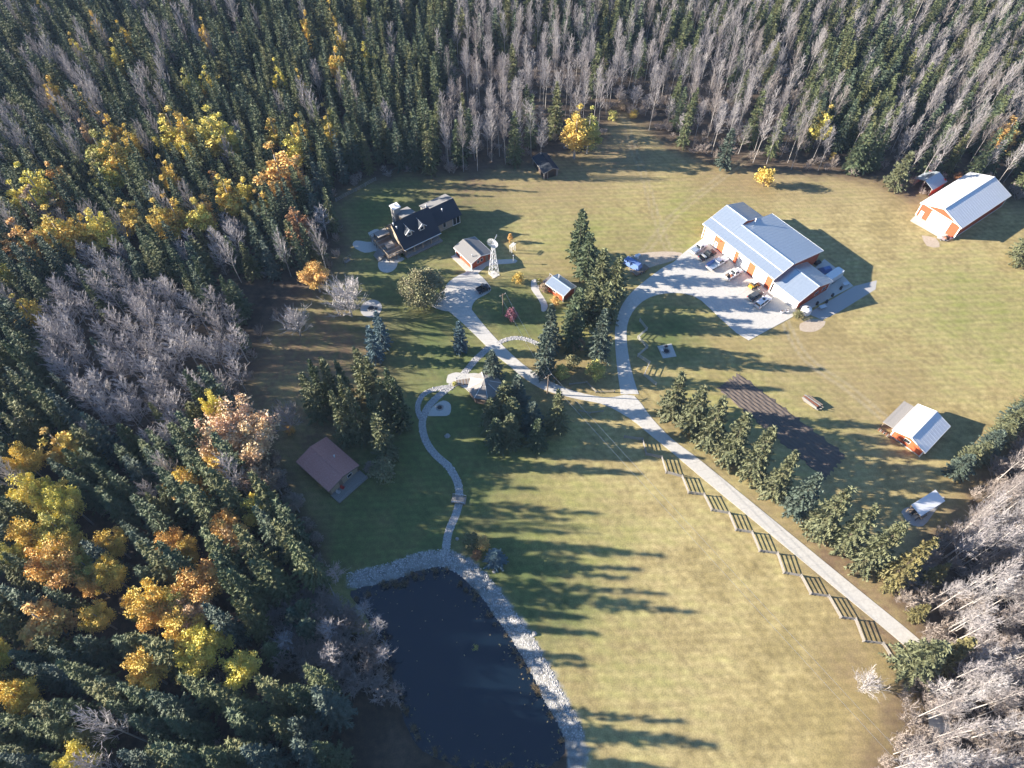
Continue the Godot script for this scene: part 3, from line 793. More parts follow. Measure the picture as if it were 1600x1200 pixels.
	for i in 5:
		for z in [-5.1, 4.7]: put("rail_post", _box_mesh(Vector3(-4.3 + i * 1.1, 0, z - 0.06), Vector3(-4.18 + i * 1.1, 2.75, z + 0.06)), M.wood, dk)
	for i in 8: put("rail_post", _box_mesh(Vector3(-4.3, 0, -5.1 + i * 1.4), Vector3(-4.18, 2.75, -4.98 + i * 1.4)), M.wood, dk)
	for y in [2.1, 2.68]:
		put("rail", _box_mesh(Vector3(-4.3, y, -5.1), Vector3(-4.2, y + 0.08, 4.75)), M.log, dk)
		put("rail", _box_mesh(Vector3(-4.3, y, 4.68), Vector3(0.0, y + 0.08, 4.78)), M.log, dk)
		put("rail", _box_mesh(Vector3(-4.3, y, -5.15), Vector3(0.3, y + 0.08, -5.05)), M.log, dk)
	for i in 6: boxpart(o, "stair_step", Vector3(-4.9 - i * 0.3, 1.45 - i * 0.27, -0.5), Vector3(-4.3 - i * 0.3, 1.55 - i * 0.27, 2.6), M.grey_wood)
	slope(o, -3.4, 0.2, -1.6, 3.9, -4.8, 3.2, M.cedar, 0.0, "deck_roof")
	for x in [-3.2, -0.1]: boxpart(o, "deck_roof_post", Vector3(x - 0.08, 1.7, -4.6), Vector3(x + 0.08, 3.2, -4.44), M.wood)
	boxpart(o, "hot_tub", Vector3(-2.9, 1.74, 0.0), Vector3(-0.7, 2.55, 2.0), M.grey_wood)

func shop():
	var o := thing("shop_building", "large red shop with three stepped pale metal roofs and white overhead doors", "workshop", Vector3(57.93, 0, -148.8), deg_to_rad(-54.9))
	var R: Material = M.metal_roof; var Wl: Material = M.orange_wall
	# west bay, the tallest
	prism_walls(o, 0.45, 7.7, 7.5, -6.9, 4.9, 4.9, 0, 7.15, Wl)
	slope(o, 0, 7.62, -0.004, 7.35, -7.34, 4.9, R, 0.92)
	# middle bay: its ridge lies lower down the same front slope and its back roof runs farther
	prism_walls(o, 7.7, 25.0, 7.5, -10.1, 4.9, 4.4, 1.9, 6.6, Wl)
	slope(o, 7.62, 25.4, 1.896, 6.8, -10.56, 4.6, R, 0.92)
	slope(o, 0, 7.62, 0, 7.35, 5.2, 5.72, R, 0.92, "front_roof"); slope(o, 7.622, 25.4, 1.9, 6.8, 5.2, 5.72, R, 0.92, "front_roof")
	slope(o, 0, 25.4, 5.204, 5.72, 8.14, 4.95, R, 0.92, "awning_roof")
	boxpart(o, "roof_flashing", Vector3(0, 5.70, 5.12), Vector3(25.4, 5.80, 5.3), M.trim)
	boxpart(o, "eave_trim", Vector3(0, 4.72, 8.14), Vector3(25.4, 4.98, 8.24), M.trim)
	boxpart(o, "eave_trim", Vector3(7.7, 4.35, -10.64), Vector3(25.4, 4.62, -10.56), M.trim)
	boxpart(o, "soffit", Vector3(0.2, 4.7, 7.5), Vector3(25.3, 4.75, 8.1), M.trim)
	var mb := MB.new()
	mb.bar(Vector3(0, 7.36, 0), Vector3(7.6, 7.36, 0), 0.17, 0.17); mb.bar(Vector3(7.6, 6.8, 1.9), Vector3(25.4, 6.8, 1.9), 0.17, 0.17)
	put("ridge_cap", mb.mesh(), R, o)
	for q in [[-0.05, 0.0, 7.35, -7.34, 4.9], [25.4, 1.9, 6.8, -10.56, 4.6], [7.57, 0.0, 7.35, -7.34, 4.9]]:
		mb = MB.new()
		var x: float = q[0]
		mb.hexa([Vector3(x, q[2] - 0.3, q[1]), Vector3(x + 0.06, q[2] - 0.3, q[1]), Vector3(x + 0.06, q[4] - 0.3, q[3]), Vector3(x, q[4] - 0.3, q[3]), Vector3(x, q[2] + 0.02, q[1]), Vector3(x + 0.06, q[2] + 0.02, q[1]), Vector3(x + 0.06, q[4] + 0.02, q[3]), Vector3(x, q[4] + 0.02, q[3])])
		if q[0] != 7.57: mb.hexa([Vector3(x, 4.65, 8.14), Vector3(x + 0.06, 4.65, 8.14), Vector3(x + 0.06, 5.42, 5.2), Vector3(x, 5.42, 5.2), Vector3(x, 4.97, 8.14), Vector3(x + 0.06, 4.97, 8.14), Vector3(x + 0.06, 5.74, 5.2), Vector3(x, 5.74, 5.2)])
		if q[0] != 7.57: mb.hexa([Vector3(x, 5.42, 5.2), Vector3(x + 0.06, 5.42, 5.2), Vector3(x + 0.06, q[2] - 0.3, q[1]), Vector3(x, q[2] - 0.3, q[1]), Vector3(x, 5.74, 5.2), Vector3(x + 0.06, 5.74, 5.2), Vector3(x + 0.06, q[2] + 0.02, q[1]), Vector3(x, q[2] + 0.02, q[1])])
		put("gable_trim", mb.mesh(), M.trim, o)
	# east bay, lower and a little set back
	gable(o, 8.5, 6.6, 6.2, 3.35, 5.1, 3.2, 0.4, R, M.red_wall, 0.92, M.trim, 25.1, 0.9)
	# doors
	for q in [[1.0, 4.5], [8.5, 11.9], [13.5, 16.8], [19.4, 22.9]]:
		big_door(o, q[0], q[1], 4.35, 7.52)
	for q in [0.45, 4.55, 8.3, 11.95, 13.3, 16.85, 19.2, 22.95, 25.0]:
		boxpart(o, "door_trim", Vector3(q - 0.1, 0, 7.5), Vector3(q + 0.12, 4.7, 7.62), M.trim)
	for q in [[26.4, 29.2], [30.2, 33.0]]: big_door(o, q[0], q[1], 2.85, 7.1)
	for q in [[25.6, 26.2], [29.3, 30.1]]: boxpart(o, "wall_panel", Vector3(q[0], 0, 7.1), Vector3(q[1], 3.3, 7.14), M.door_white)
	var dr := put("door", _box_mesh(Vector3(5.0, 0.05, 7.5), Vector3(6.0, 2.2, 7.57)), M.door_white, o)
	put("handle", _box_mesh(Vector3(5.82, 1.0, 7.57), Vector3(5.92, 1.1, 7.64)), M.steel, dr)
	put("pane", _box_mesh(Vector3(5.25, 1.3, 7.56), Vector3(5.75, 1.9, 7.58)), M.window, dr)
	mb = MB.new(); mb.bar(Vector3(6.8, 3.6, 7.5), Vector3(6.8, 3.5, 7.9), 0.06, 0.12)
	put("wall_light", mb.mesh(), M.black, o)
	mb = MB.new(); mb.lathe(Vector3(8.6, 6.0, -2.2), [Vector2(0.16, 0), Vector2(0.16, 1.5), Vector2(0.3, 1.52), Vector2(0.0, 1.8)], 10)
	put("stove_pipe", mb.mesh(), M.trim, o)
	for z in [-3.6, -0.8]: side_window(o, z, z + 1.3, 1.1, 2.2, 33.22)

func far_barn():
	var o := thing("pole_barn", "red pole barn with bright white metal roof at the far right of the meadow", "barn", Vector3(117.11, 0, -148.42), deg_to_rad(35.57))
	gable(o, 23.5, 6.5, 6.4, 4.15, 6.4, 4.15, 0.45, M.metal_white, M.red_wall, 0.92, M.trim)
	# its front is the gable at x = 0
	var d := put("sliding_door", _box_mesh(Vector3(0.36, 0.03, -2.6), Vector3(0.44, 3.75, 3.4)), M.trim, o)
	for i in 3: put("door_panel", _box_mesh(Vector3(0.30, 0.1 + i * 1.2, -2.5), Vector3(0.37, 1.24 + i * 1.2, 3.3)), M.door_white, d)
	d = put("door", _box_mesh(Vector3(0.34, 0.03, -5.2), Vector3(0.44, 2.1, -4.2)), M.door_white, o)
	put("handle", _box_mesh(Vector3(0.28, 1.0, -4.4), Vector3(0.34, 1.1, -4.3)), M.steel, d)
	boxpart(o, "gable_band", Vector3(0.38, 4.05, -5.9), Vector3(0.44, 4.2, 6.0), M.trim)
	boxpart(o, "sill_board", Vector3(0.5, 0, 6.05), Vector3(23, 0.3, 6.12), M.trim)

func small_ones():
	var o := thing("red_cabin", "red cabin with metal roof, plank lean-to and white gable window by the pine hedge", "cabin", Vector3(85.23, 0, -77.51), deg_to_rad(40.7))
	gable(o, 10.33, 3.96, 3.83, 2.5, 3.85, 2.5, 0.4, M.metal_white, M.orange_wall, 0.9, M.trim)
	side_window(o, -0.9, 0.5, 1.3, 2.3, 0.4, -1.0)
	slope(o, 0.6, 9.2, -3.7, 2.35, -6.3, 2.0, M.grey_wood, 0.0, "lean_to_roof")
	for i in 9: boxpart(o, "plank", Vector3(0.65 + i * 0.95, 2.36, -6.25), Vector3(1.55 + i * 0.95, 2.37, -6.2), M.grey_wood)
	for x in [0.8, 4.8, 9.0]: boxpart(o, "post", Vector3(x - 0.08, 0, -6.1), Vector3(x + 0.08, 2.0, -5.95), M.wood)
	boxpart(o, "foundation", Vector3(0.32, 0, -3.5), Vector3(10.0, 0.25, 3.62), M.concrete)
	boxpart(o, "door", Vector3(4.2, 0.25, -3.5), Vector3(5.1, 2.2, -3.43), M.trim)

	o = thing("pond_cabin", "cabin with faded red shingle roof and railed deck in the trees left of the creek", "cabin", Vector3(-42.74, 0, -75.31), deg_to_rad(-41.2))
	gable(o, 10.66, 4.07, 4.14, 2.75, 3.75, 2.75, 0.45, M.red_roof, M.log, 0.0, M.wood)
	var dk := put("deck", _box_mesh(Vector3(10.2, 0.25, -4.0), Vector3(13.0, 0.45, 3.9)), M.grey_wood, o)
	for i in 14: put("plank", _box_mesh(Vector3(10.6, 0.452, -3.95 + i * 0.56), Vector3(13.0, 0.48, -3.43 + i * 0.56)), M.grey_wood, dk)
	for z in [-3.9, -1.3, 1.3, 3.8]: put("rail_post", _box_mesh(Vector3(12.9, 0.4, z - 0.05), Vector3(13.0, 1.4, z + 0.05)), M.grey_wood, dk)
	put("rail", _box_mesh(Vector3(12.88, 1.38, -3.95), Vector3(13.02, 1.46, 3.85)), M.grey_wood, dk)
	var mb := MB.new(); mb.lathe(Vector3(5.6, 3.0, -1.9), [Vector2(0.13, 0), Vector2(0.13, 1.0), Vector2(0.22, 1.02), Vector2(0, 1.2)], 10)
	put("stove_pipe", mb.mesh(), M.trim, o)
	side_window(o, -2.2, -0.9, 1.1, 2.1, 10.25); boxpart(o, "door", Vector3(10.2, 0.45, 0.4), Vector3(10.27, 2.4, 1.3), M.wood)

	o = thing("garage", "small red garage with grey shingle roof beside the windmill", "garage", Vector3(-13.0, 0, -139.45), deg_to_rad(-52))
	gable(o, 7.9, 3.2, 3.8, 2.5, 3.6, 2.45, 0.4, M.grey_shingle, M.red_wall, 0.0, M.trim)
	window_on(o, 1.4, 2.6, 1.0, 2.0, 2.8); side_window(o, -0.9, -0.1, 1.0, 2.1, 7.5); side_window(o, 0.3, 1.1, 1.0, 2.1, 7.5)
	boxpart(o, "door", Vector3(7.5, 0.05, -2.6), Vector3(7.57, 2.1, -1.7), M.wood)
	boxpart(o, "porch_slab", Vector3(0.2, 0, 2.8), Vector3(8.2, 0.1, 4.4), M.concrete)
	mb = MB.new(); mb.lathe(Vector3(6.3, 2.7, 1.6), [Vector2(0.12, 0), Vector2(0.12, 1.0), Vector2(0.2, 1.02), Vector2(0, 1.15)], 10)
	put("vent_pipe", mb.mesh(), M.steel, o)

	o = thing("garden_shed", "little red shed with pale metal roof among shrubs left of the tall spruces", "shed", Vector3(10.35, 0, -126.3), deg_to_rad(-45.2))
	gable(o, 6.35, 2.6, 2.2, 2.35, 3.1, 2.35, 0.3, M.metal_roof, M.red_wall, 0.45, M.trim)
	dk = put("deck", _box_mesh(Vector3(-2.4, 0.05, -1.6), Vector3(0.3, 0.3, 2.2)), M.grey_wood, o)
	for i in 7: put("plank", _box_mesh(Vector3(-2.4, 0.302, -1.55 + i * 0.53), Vector3(0.28, 0.325, -1.06 + i * 0.53)), M.grey_wood, dk)
	for i in 5: put("rail_post", _box_mesh(Vector3(-2.4 + i * 0.6, 0.3, -1.6), Vector3(-2.32 + i * 0.6, 1.2, -1.52)), M.trim, dk)
	put("rail", _box_mesh(Vector3(-2.4, 1.18, -1.62), Vector3(0.2, 1.24, -1.5)), M.trim, dk)
	window_on(o, 2.2, 3.4, 1.0, 1.9, 2.3)
	boxpart(o, "door", Vector3(0.23, 0.3, -0.4), Vector3(0.3, 2.2, 0.5), M.trim)
	mb = MB.new(); mb.lathe(Vector3(1.2, 2.6, -1.2), [Vector2(0.1, 0), Vector2(0.1, 0.9), Vector2(0.17, 0.92), Vector2(0, 1.05)], 8)
	put("stove_pipe", mb.mesh(), M.trim, o)

	o = thing("old_shed", "old dark weathered shed standing in shade at the top edge of the meadow", "shed", Vector3(8.6, 0, -177.7), deg_to_rad(-66))
	gable(o, 8.3, 2.9, 2.1, 2.3, 3.4, 2.4, 0.35, M.shingle, M.dark_wood, 0.0, M.grey_wood)
	boxpart(o, "door", Vector3(7.93, 0.05, -0.6), Vector3(8.0, 2.0, 1.2), M.black)
	for z in [-1.4, 1.5]: boxpart(o, "post", Vector3(8.1, 0, z), Vector3(8.25, 2.4, z + 0.15), M.grey_wood)

	o = thing("storage_shed", "open-fronted storage shed with blue-grey metal roof behind the white-roofed barn", "shed", Vector3(118.6, 0, -164.0), deg_to_rad(34.4))
	slope(o, 0, 6.7, 0, 3.7, 3.3, 2.45, M.metal_roof, 0.6); slope(o, 0, 6.7, -0.004, 3.7, -3.0, 2.5, M.metal_roof, 0.6)
	boxpart(o, "wall", Vector3(0.4, 0, 2.9), Vector3(6.4, 2.4, 3.0), M.red_wall); boxpart(o, "wall", Vector3(0.4, 0, -2.8), Vector3(6.4, 2.4, -2.7), M.red_wall)
	boxpart(o, "wall", Vector3(6.3, 0, -2.7), Vector3(6.4, 3.0, 2.9), M.red_wall)
	for z in [-2.6, 0.0, 2.8]: boxpart(o, "post", Vector3(0.3, 0, z - 0.08), Vector3(0.46, 2.5 if z != 0.0 else 3.5, z + 0.08), M.grey_wood)
	mb = MB.new(); mb.bar(Vector3(0, 3.72, 0), Vector3(6.7, 3.72, 0), 0.12, 0.12); put("ridge_cap", mb.mesh(), M.metal_roof, o)

	o = thing("picnic_shelter", "small shelter with flat white roof on a gravel pad beside the bare birches", "shelter", Vector3(84.1, 0, -62.8), deg_to_rad(29))
	mb = MB.new()
	mb.hexa([Vector3(-3.5, 2.5, 1.4), Vector3(3.5, 2.5, 1.4), Vector3(3.5, 2.85, -1.3), Vector3(-3.5, 2.85, -1.3), Vector3(-3.5, 2.6, 1.4), Vector3(3.5, 2.6, 1.4), Vector3(3.5, 2.95, -1.3), Vector3(-3.5, 2.95, -1.3)])
	put("roof", mb.mesh(), M.metal_white, o)
	for x in [-3.2, 0.0, 3.2]:
		for z in [-1.1, 1.2]: boxpart(o, "post", Vector3(x - 0.08, 0, z - 0.08), Vector3(x + 0.08, 2.75 if z < 0 else 2.5, z + 0.08), M.wood)
	boxpart(o, "back_wall", Vector3(0.0, 0, -1.2), Vector3(3.3, 2.5, -1.12), M.dark_wood)
	boxpart(o, "bench", Vector3(-3.0, 0.4, -1.0), Vector3(-0.3, 0.48, -0.5), M.wood)

func gazebo():
	var o := thing("gazebo", "eight-sided timber gazebo with weathered cedar shake roof and small cupola", "gazebo", Vector3(-6.2, 0, -92.1), 0.2)
	var R := 4.05; var y0 := 2.45; var y1 := 4.2; var r1 := 1.0
	for i in 8:
		var a := TAU * i / 8; var b := TAU * (i + 1) / 8
		var da := Vector3(cos(a), 0, -sin(a)); var dbb := Vector3(cos(b), 0, -sin(b))
		for s in 5:                                         # courses of shakes, each lapping the one below
			var t0 := s / 5.0; var t1 := (s + 1) / 5.0
			var ra := lerpf(R, r1, t0); var rb := lerpf(R, r1, t1)
			var ya := lerpf(y0, y1, t0) + 0.06; var yb := lerpf(y0, y1, t1)
			var mb := MB.new()
			mb.quad(da * ra + Vector3(0, ya, 0), dbb * ra + Vector3(0, ya, 0), dbb * rb + Vector3(0, yb, 0), da * rb + Vector3(0, yb, 0))
			mb.quad(da * ra + Vector3(0, ya - 0.1, 0), dbb * ra + Vector3(0, ya - 0.1, 0), dbb * ra + Vector3(0, ya, 0), da * ra + Vector3(0, ya, 0))
			put("shingle_course", mb.mesh(), M.cedar, o)
		var mb2 := MB.new(); mb2.bar(da * R + Vector3(0, y0 + 0.08, 0), da * r1 + Vector3(0, y1 + 0.05, 0), 0.07, 0.07)
		put("hip_cap", mb2.mesh(), M.trim, o)
		mb2 = MB.new(); mb2.bar(da * (R - 0.5), da * (R - 0.5) + Vector3(0, y0 + 0.2, 0), 0.1, 0.1)
		put("post", mb2.mesh(), M.wood, o)
		if i != 3:
			mb2 = MB.new()
			for y in [0.5, 1.05]: mb2.bar(da * (R - 0.5) + Vector3(0, y, 0), dbb * (R - 0.5) + Vector3(0, y, 0), 0.06, 0.06)
			put("railing", mb2.mesh(), M.wood, o)
		mb2 = MB.new()
		mb2.quad(da * 0.85 + Vector3(0, 3.95, 0), dbb * 0.85 + Vector3(0, 3.95, 0), dbb * 0.85 + Vector3(0, 4.5, 0), da * 0.85 + Vector3(0, 4.5, 0))
		put("cupola_side", mb2.mesh(), M.wood, o)
		mb2 = MB.new()
		mb2.tri(da * 1.25 + Vector3(0, 4.42, 0), dbb * 1.25 + Vector3(0, 4.42, 0), Vector3(0, 5.1, 0))
		mb2.tri(dbb * 1.25 + Vector3(0, 4.40, 0), da * 1.25 + Vector3(0, 4.40, 0), Vector3(0, 4.40, 0))
		put("cupola_roof", mb2.mesh(), M.cedar, o)
	var fl := MB.new(); fl.slab(ring(Vector2.ZERO, R - 0.4, R - 0.4, 8), 0.0, 0.22)
	put("floor", fl.mesh(), M.wood, o)

func wheel(o: Node3D, at: Vector3, r: float, w: float):
	var mb := MB.new()
	mb.bar(at - Vector3(0, 0, w / 2), at + Vector3(0, 0, w / 2), r, r, 14)
	var t := put("wheel", mb.mesh(), M.tyre, o)
	mb = MB.new()
	mb.bar(at - Vector3(0, 0, w / 2 + 0.01), at + Vector3(0, 0, w / 2 + 0.01), r * 0.6, r * 0.6, 10)
	put("rim", mb.mesh(), M.steel, t)

func frustum(x0: float, x1: float, w: float, y0: float, x2: float, x3: float, w2: float, y1: float) -> ArrayMesh:
	var mb := MB.new()
	mb.hexa([Vector3(x0, y0, w), Vector3(x1, y0, w), Vector3(x1, y0, -w), Vector3(x0, y0, -w), Vector3(x2, y1, w2), Vector3(x3, y1, w2), Vector3(x3, y1, -w2), Vector3(x2, y1, -w2)])
	return mb.mesh()

# a road vehicle with its nose towards +x
func vehicle(called: String, label: String, category: String, tail: Vector2, nose: Vector2, paint: Material, kind: String, group := "") -> Node3D:
	var c := (tail + nose) / 2
	var d := nose - tail
	var L := d.length()
	var o := thing(called, label, category, v3(c, 0.07), -d.angle(), group)
	var h := L / 2; var w := 0.95
	var pick := kind == "pickup" or kind == "flatdeck"
	var suv := kind == "suv"
	var belt := 1.05 if pick or suv else 0.88
	var roof := 1.85 if pick else (1.75 if suv else 1.42)
	var body := MB.new()
	var rear := -h * 0.16 if pick else -h
	# hull: lower sides, then shoulders drawn in towards the belt line
	body.hexa([Vector3(rear, 0.38, w), Vector3(h, 0.38, w * 0.94), Vector3(h, 0.38, -w * 0.94), Vector3(rear, 0.38, -w), Vector3(rear, 0.72, w), Vector3(h, 0.72, w * 0.94), Vector3(h, 0.72, -w * 0.94), Vector3(rear, 0.72, -w)])
	body.hexa([Vector3(rear, 0.72, w), Vector3(h, 0.72, w * 0.94), Vector3(h, 0.72, -w * 0.94), Vector3(rear, 0.72, -w), Vector3(rear + 0.04, belt, w * 0.94), Vector3(h * 0.94, belt - 0.1, w * 0.84), Vector3(h * 0.94, belt - 0.1, -w * 0.84), Vector3(rear + 0.04, belt, -w * 0.94)])
	put("body", body.mesh(), paint, o)
	var f0 := h * 0.46; var b0 := rear + 0.06
	var f1 := h * 0.22; var b1 := rear + (0.22 if pick or suv else 0.75)
	var cab := put("cabin_glass", frustum(b0, f0, w * 0.92, belt - 0.02, b1, f1, w * 0.74, roof - 0.06), M.window, o)
	put("roof_panel", frustum(b1 - 0.06, f1 + 0.06, w * 0.76, roof - 0.07, b1 + 0.05, f1 - 0.06, w * 0.66, roof), paint, o)
	for s in [-1, 1]:
		var mb := MB.new()
		mb.bar(Vector3(b0, belt, s * w * 0.92), Vector3(b1, roof - 0.04, s * w * 0.74), 0.06, 0.05)
		mb.bar(Vector3(f0, belt, s * w * 0.92), Vector3(f1, roof - 0.04, s * w * 0.74), 0.05, 0.05)
		mb.bar(Vector3((b0 + f0) / 2, belt, s * w * 0.925), Vector3((b1 + f1) / 2, roof - 0.04, s * w * 0.745), 0.05, 0.05)
		put("pillar", mb.mesh(), paint, cab)
		put("headlight", _box_mesh(Vector3(h - 0.05, 0.66, s * 0.72 - 0.16), Vector3(h + 0.01, 0.84, s * 0.72 + 0.16)), M.lamp_glass, o)
		put("tail_light", _box_mesh(Vector3(-h - 0.01, 0.7, s * 0.8 - 0.1), Vector3(-h + 0.05, 0.98, s * 0.8 + 0.1)), M.red_light, o)
		put("mirror", _box_mesh(Vector3(f0 - 0.25, belt, s * (w + 0.1) - 0.1), Vector3(f0 - 0.12, belt + 0.18, s * (w + 0.1) + 0.1)), paint, o)
		for x in [-h * 0.6, h * 0.62]: wheel(o, Vector3(x, 0.36, s * (w - 0.12)), 0.38, 0.24)
	put("bumper", _box_mesh(Vector3(h - 0.02, 0.42, -w * 0.9), Vector3(h + 0.1, 0.62, w * 0.9)), M.steel, o)
	put("bumper", _box_mesh(Vector3(-h - 0.1, 0.42, -w * 0.9), Vector3(-h + 0.02, 0.62, w * 0.9)), M.steel, o)
	if kind == "pickup":
		put("bed_floor", _box_mesh(Vector3(-h, 0.45, -w * 0.9), Vector3(rear, 0.62, w * 0.9)), M.black, o)
		for s in [-1, 1]: put("bed_side", _box_mesh(Vector3(-h, 0.4, minf(s * w, s * (w - 0.12))), Vector3(rear + 0.02, belt, maxf(s * w, s * (w - 0.12)))), paint, o)
		put("tailgate", _box_mesh(Vector3(-h, 0.5, -w + 0.12), Vector3(-h + 0.09, belt - 0.02, w - 0.12)), paint, o)
	if kind == "flatdeck":
		put("deck", _box_mesh(Vector3(-h, 0.85, -1.15), Vector3(rear - 0.1, 1.0, 1.15)), M.metal_roof, o)
		put("headboard", _box_mesh(Vector3(rear - 0.2, 1.0, -1.1), Vector3(rear - 0.08, 1.9, 1.1)), M.paint_white, o)
		put("rear_frame", _box_mesh(Vector3(-h, 0.4, -1.1), Vector3(-h + 0.15, 0.86, 1.1)), M.steel, o)
		put("side_box", _box_mesh(Vector3(-h + 0.2, 1.0, -1.1), Vector3(rear - 0.3, 1.5, -0.45)), M.blue_tarp, o)
	if suv: put("sunroof", _box_mesh(Vector3(-0.5, roof, -0.35), Vector3(0.25, roof + 0.015, 0.35)), M.window, o)
	return o

func things():
	var row := "vehicles parked before the shop doors"
	var t := vehicle("pickup_truck", "white pickup with pale tarp over its bed, first in the row by the grass", "pickup truck", Vector2(48.18, -137.52), Vector2(52.43, -140.88), M.paint_white, "pickup", row)
	put("bed_cover", _box_mesh(Vector3(-2.4, 1.0, -0.8), Vector3(-0.7, 1.18, 0.8)), M.metal_roof, t)
	t = vehicle("pickup_truck", "small black pickup with open bed between two white trucks at the shop", "pickup truck", Vector2(50.11, -135.08), Vector2(54.37, -138.01), M.paint_dark, "pickup", row)
	put("toolbox", _box_mesh(Vector3(-1.6, 0.9, -0.8), Vector3(-1.1, 1.2, 0.8)), M.steel, t)
	vehicle("flatdeck_truck", "long white flatdeck truck with a blue box on its deck", "truck", Vector2(51.67, -131.6), Vector2(57.2, -135.56), M.paint_white, "flatdeck", row)
	t = vehicle("pickup_truck", "white pickup with its bed full of gear, right of the flatdeck truck", "pickup truck", Vector2(55.65, -127.97), Vector2(60.02, -131.13), M.paint_white, "pickup", row)
	for q in [[-2.2, -0.5, M.wood], [-1.5, 0.3, M.rust], [-1.0, -0.3, M.trim]]:
		put("cargo", _box_mesh(Vector3(q[0], 0.62, q[1] - 0.3), Vector3(q[0] + 0.55, 1.15, q[1] + 0.35)), q[2], t)
	vehicle("sedan", "dark grey car parked left of the white wagon by the shop", "car", Vector2(60.27, -120.62), Vector2(63.76, -123.29), M.paint_grey, "sedan", row)
	vehicle("suv", "white wagon with black sunroof, last in the row at the shop", "car", Vector2(61.51, -118), Vector2(65.46, -121.29), M.paint_white, "suv", row)
	vehicle("pickup_truck", "dark pickup alone on the concrete pad below the windmill", "pickup truck", Vector2(-8.87, -123.29), Vector2(-5.95, -125.1), M.paint_dark, "pickup")

	# yellow loader at the shop door
	var p: Vector2 = Vector2(62.2, -125.33)
	var o := thing("skid_loader", "small yellow wheel loader parked near the orange shop wall", "loader", v3(p, 0.07), 0.6)
	put("body", frustum(-1.3, 0.7, 0.6, 0.45, -1.2, 0.5, 0.55, 1.15), M.paint_yellow, o)
	put("cab_cage", frustum(-0.6, 0.3, 0.5, 1.15, -0.5, 0.2, 0.45, 2.0), M.black, o)
	put("cab_roof", _box_mesh(Vector3(-0.65, 2.0, -0.52), Vector3(0.3, 2.08, 0.52)), M.trim, o)
	for s in [-1, 1]:
		var mb := MB.new(); mb.bar(Vector3(-0.9, 1.2, s * 0.68), Vector3(1.5, 0.5, s * 0.55), 0.1, 0.08)
		put("arm", mb.mesh(), M.paint_yellow, o)
		for x in [-0.8, 0.5]: wheel(o, Vector3(x, 0.4, s * 0.75), 0.4, 0.3)
	put("bucket", frustum(1.3, 2.1, 0.85, 0.1, 1.3, 1.6, 0.85, 0.7), M.rust, o)

	# enclosed white trailer behind the shop's east bay
	o = thing("cargo_trailer", "white enclosed trailer parked behind the east end of the shop", "trailer", Vector3(83.2, 0, -127.9), deg_to_rad(36.5))
	put("box", _box_mesh(Vector3(-2.7, 0.55, -1.05), Vector3(2.4, 2.6, 1.05)), M.metal_white, o)
	put("nose", frustum(2.4, 3.0, 1.05, 0.55, 2.4, 2.8, 0.9, 2.55), M.metal_white, o)
	for i in 6: put("roof_rib", _box_mesh(Vector3(-2.6 + i * 0.95, 2.6, -1.04), Vector3(-2.54 + i * 0.95, 2.64, 1.04)), M.trim, o)
	for s in [-1, 1]:
		for x in [-0.7, 0.2]: wheel(o, Vector3(x, 0.35, s * 0.95), 0.35, 0.22)
	var mb := MB.new(); mb.bar(Vector3(3.0, 0.5, 0), Vector3(4.1, 0.45, 0), 0.06, 0.06); put("hitch", mb.mesh(), M.steel, o)

	# round white tank at the shop's corner
	o = thing("water_tank", "squat round white tank at the front corner of the shop", "water tank", v3(Vector2(73.57, -116.49), 0.05))
	mb = MB.new(); mb.lathe(Vector3.ZERO, [Vector2(1.15, 0), Vector2(1.2, 0.2), Vector2(1.2, 1.45), Vector2(1.1, 1.65), Vector2(0.45, 1.95), Vector2(0, 1.97)], 20)
	put("shell", mb.mesh(), M.plastic_white, o)
	mb = MB.new(); mb.lathe(Vector3(0, 1.95, 0), [Vector2(0.25, 0), Vector2(0.25, 0.12), Vector2(0, 0.13)], 12); put("cap", mb.mesh(), M.black, o)
	for i in 3:
		mb = MB.new(); mb.lathe(Vector3(0, 0.35 + i * 0.42, 0), [Vector2(1.205, 0), Vector2(1.24, 0.04), Vector2(1.205, 0.08)], 20); put("band", mb.mesh(), M.plastic_white, o)

	# odds and ends on the side pavement
	var say := ["dark barrel nearest the white tank by the shop's red gable", "dark barrel second from the white tank on the shop's side pavement", "dark barrel third from the white tank along the red gable", "dark barrel farthest from the white tank, below the enclosed trailer"]
	var pts := [Vector2(77.19, -119.31), Vector2(79.8, -119.96), Vector2(81.86, -122.18), Vector2(84.68, -124.65)]
	for i in 4:
		o = thing("barrel", say[i], "barrel", v3(pts[i], 0.05), 0.0, "barrels beside the shop")
		mb = MB.new(); mb.lathe(Vector3.ZERO, [Vector2(0.3, 0), Vector2(0.32, 0.3), Vector2(0.3, 0.6), Vector2(0.32, 0.65), Vector2(0.3, 0.92), Vector2(0.0, 0.9)], 12)
		put("drum", mb.mesh(), [M.black, M.paint_dark, M.paint_grey, M.black][i], o)
	for q in [[Vector2(78.14, -118), "grey patio table beside the white tank", 0.9], [Vector2(86.22, -126.01), "grey table under the enclosed trailer's shadow", 0.8]]:
		o = thing("patio_table", q[1], "table", v3(q[0], 0.05), 0.4)
		put("tabletop", _box_mesh(Vector3(-q[2], 0.7, -0.5), Vector3(q[2], 0.76, 0.5)), M.steel, o)
		for sx in [-1, 1]:
			for sz in [-1, 1]: put("leg", _box_mesh(Vector3(sx * (q[2] - 0.1) - 0.04, 0, sz * 0.42 - 0.04), Vector3(sx * (q[2] - 0.1) + 0.04, 0.7, sz * 0.42 + 0.04)), M.steel, o)
	o = thing("tarped_pile", "blue tarp heaped over goods behind the shop, left of the enclosed trailer", "pile", v3(Vector2(82.67, -131.36), 0.0), 0.3)
	put("tarp", frustum(-1.6, 1.6, 1.1, 0.0, -0.9, 1.1, 0.5, 1.1), M.blue_tarp, o)
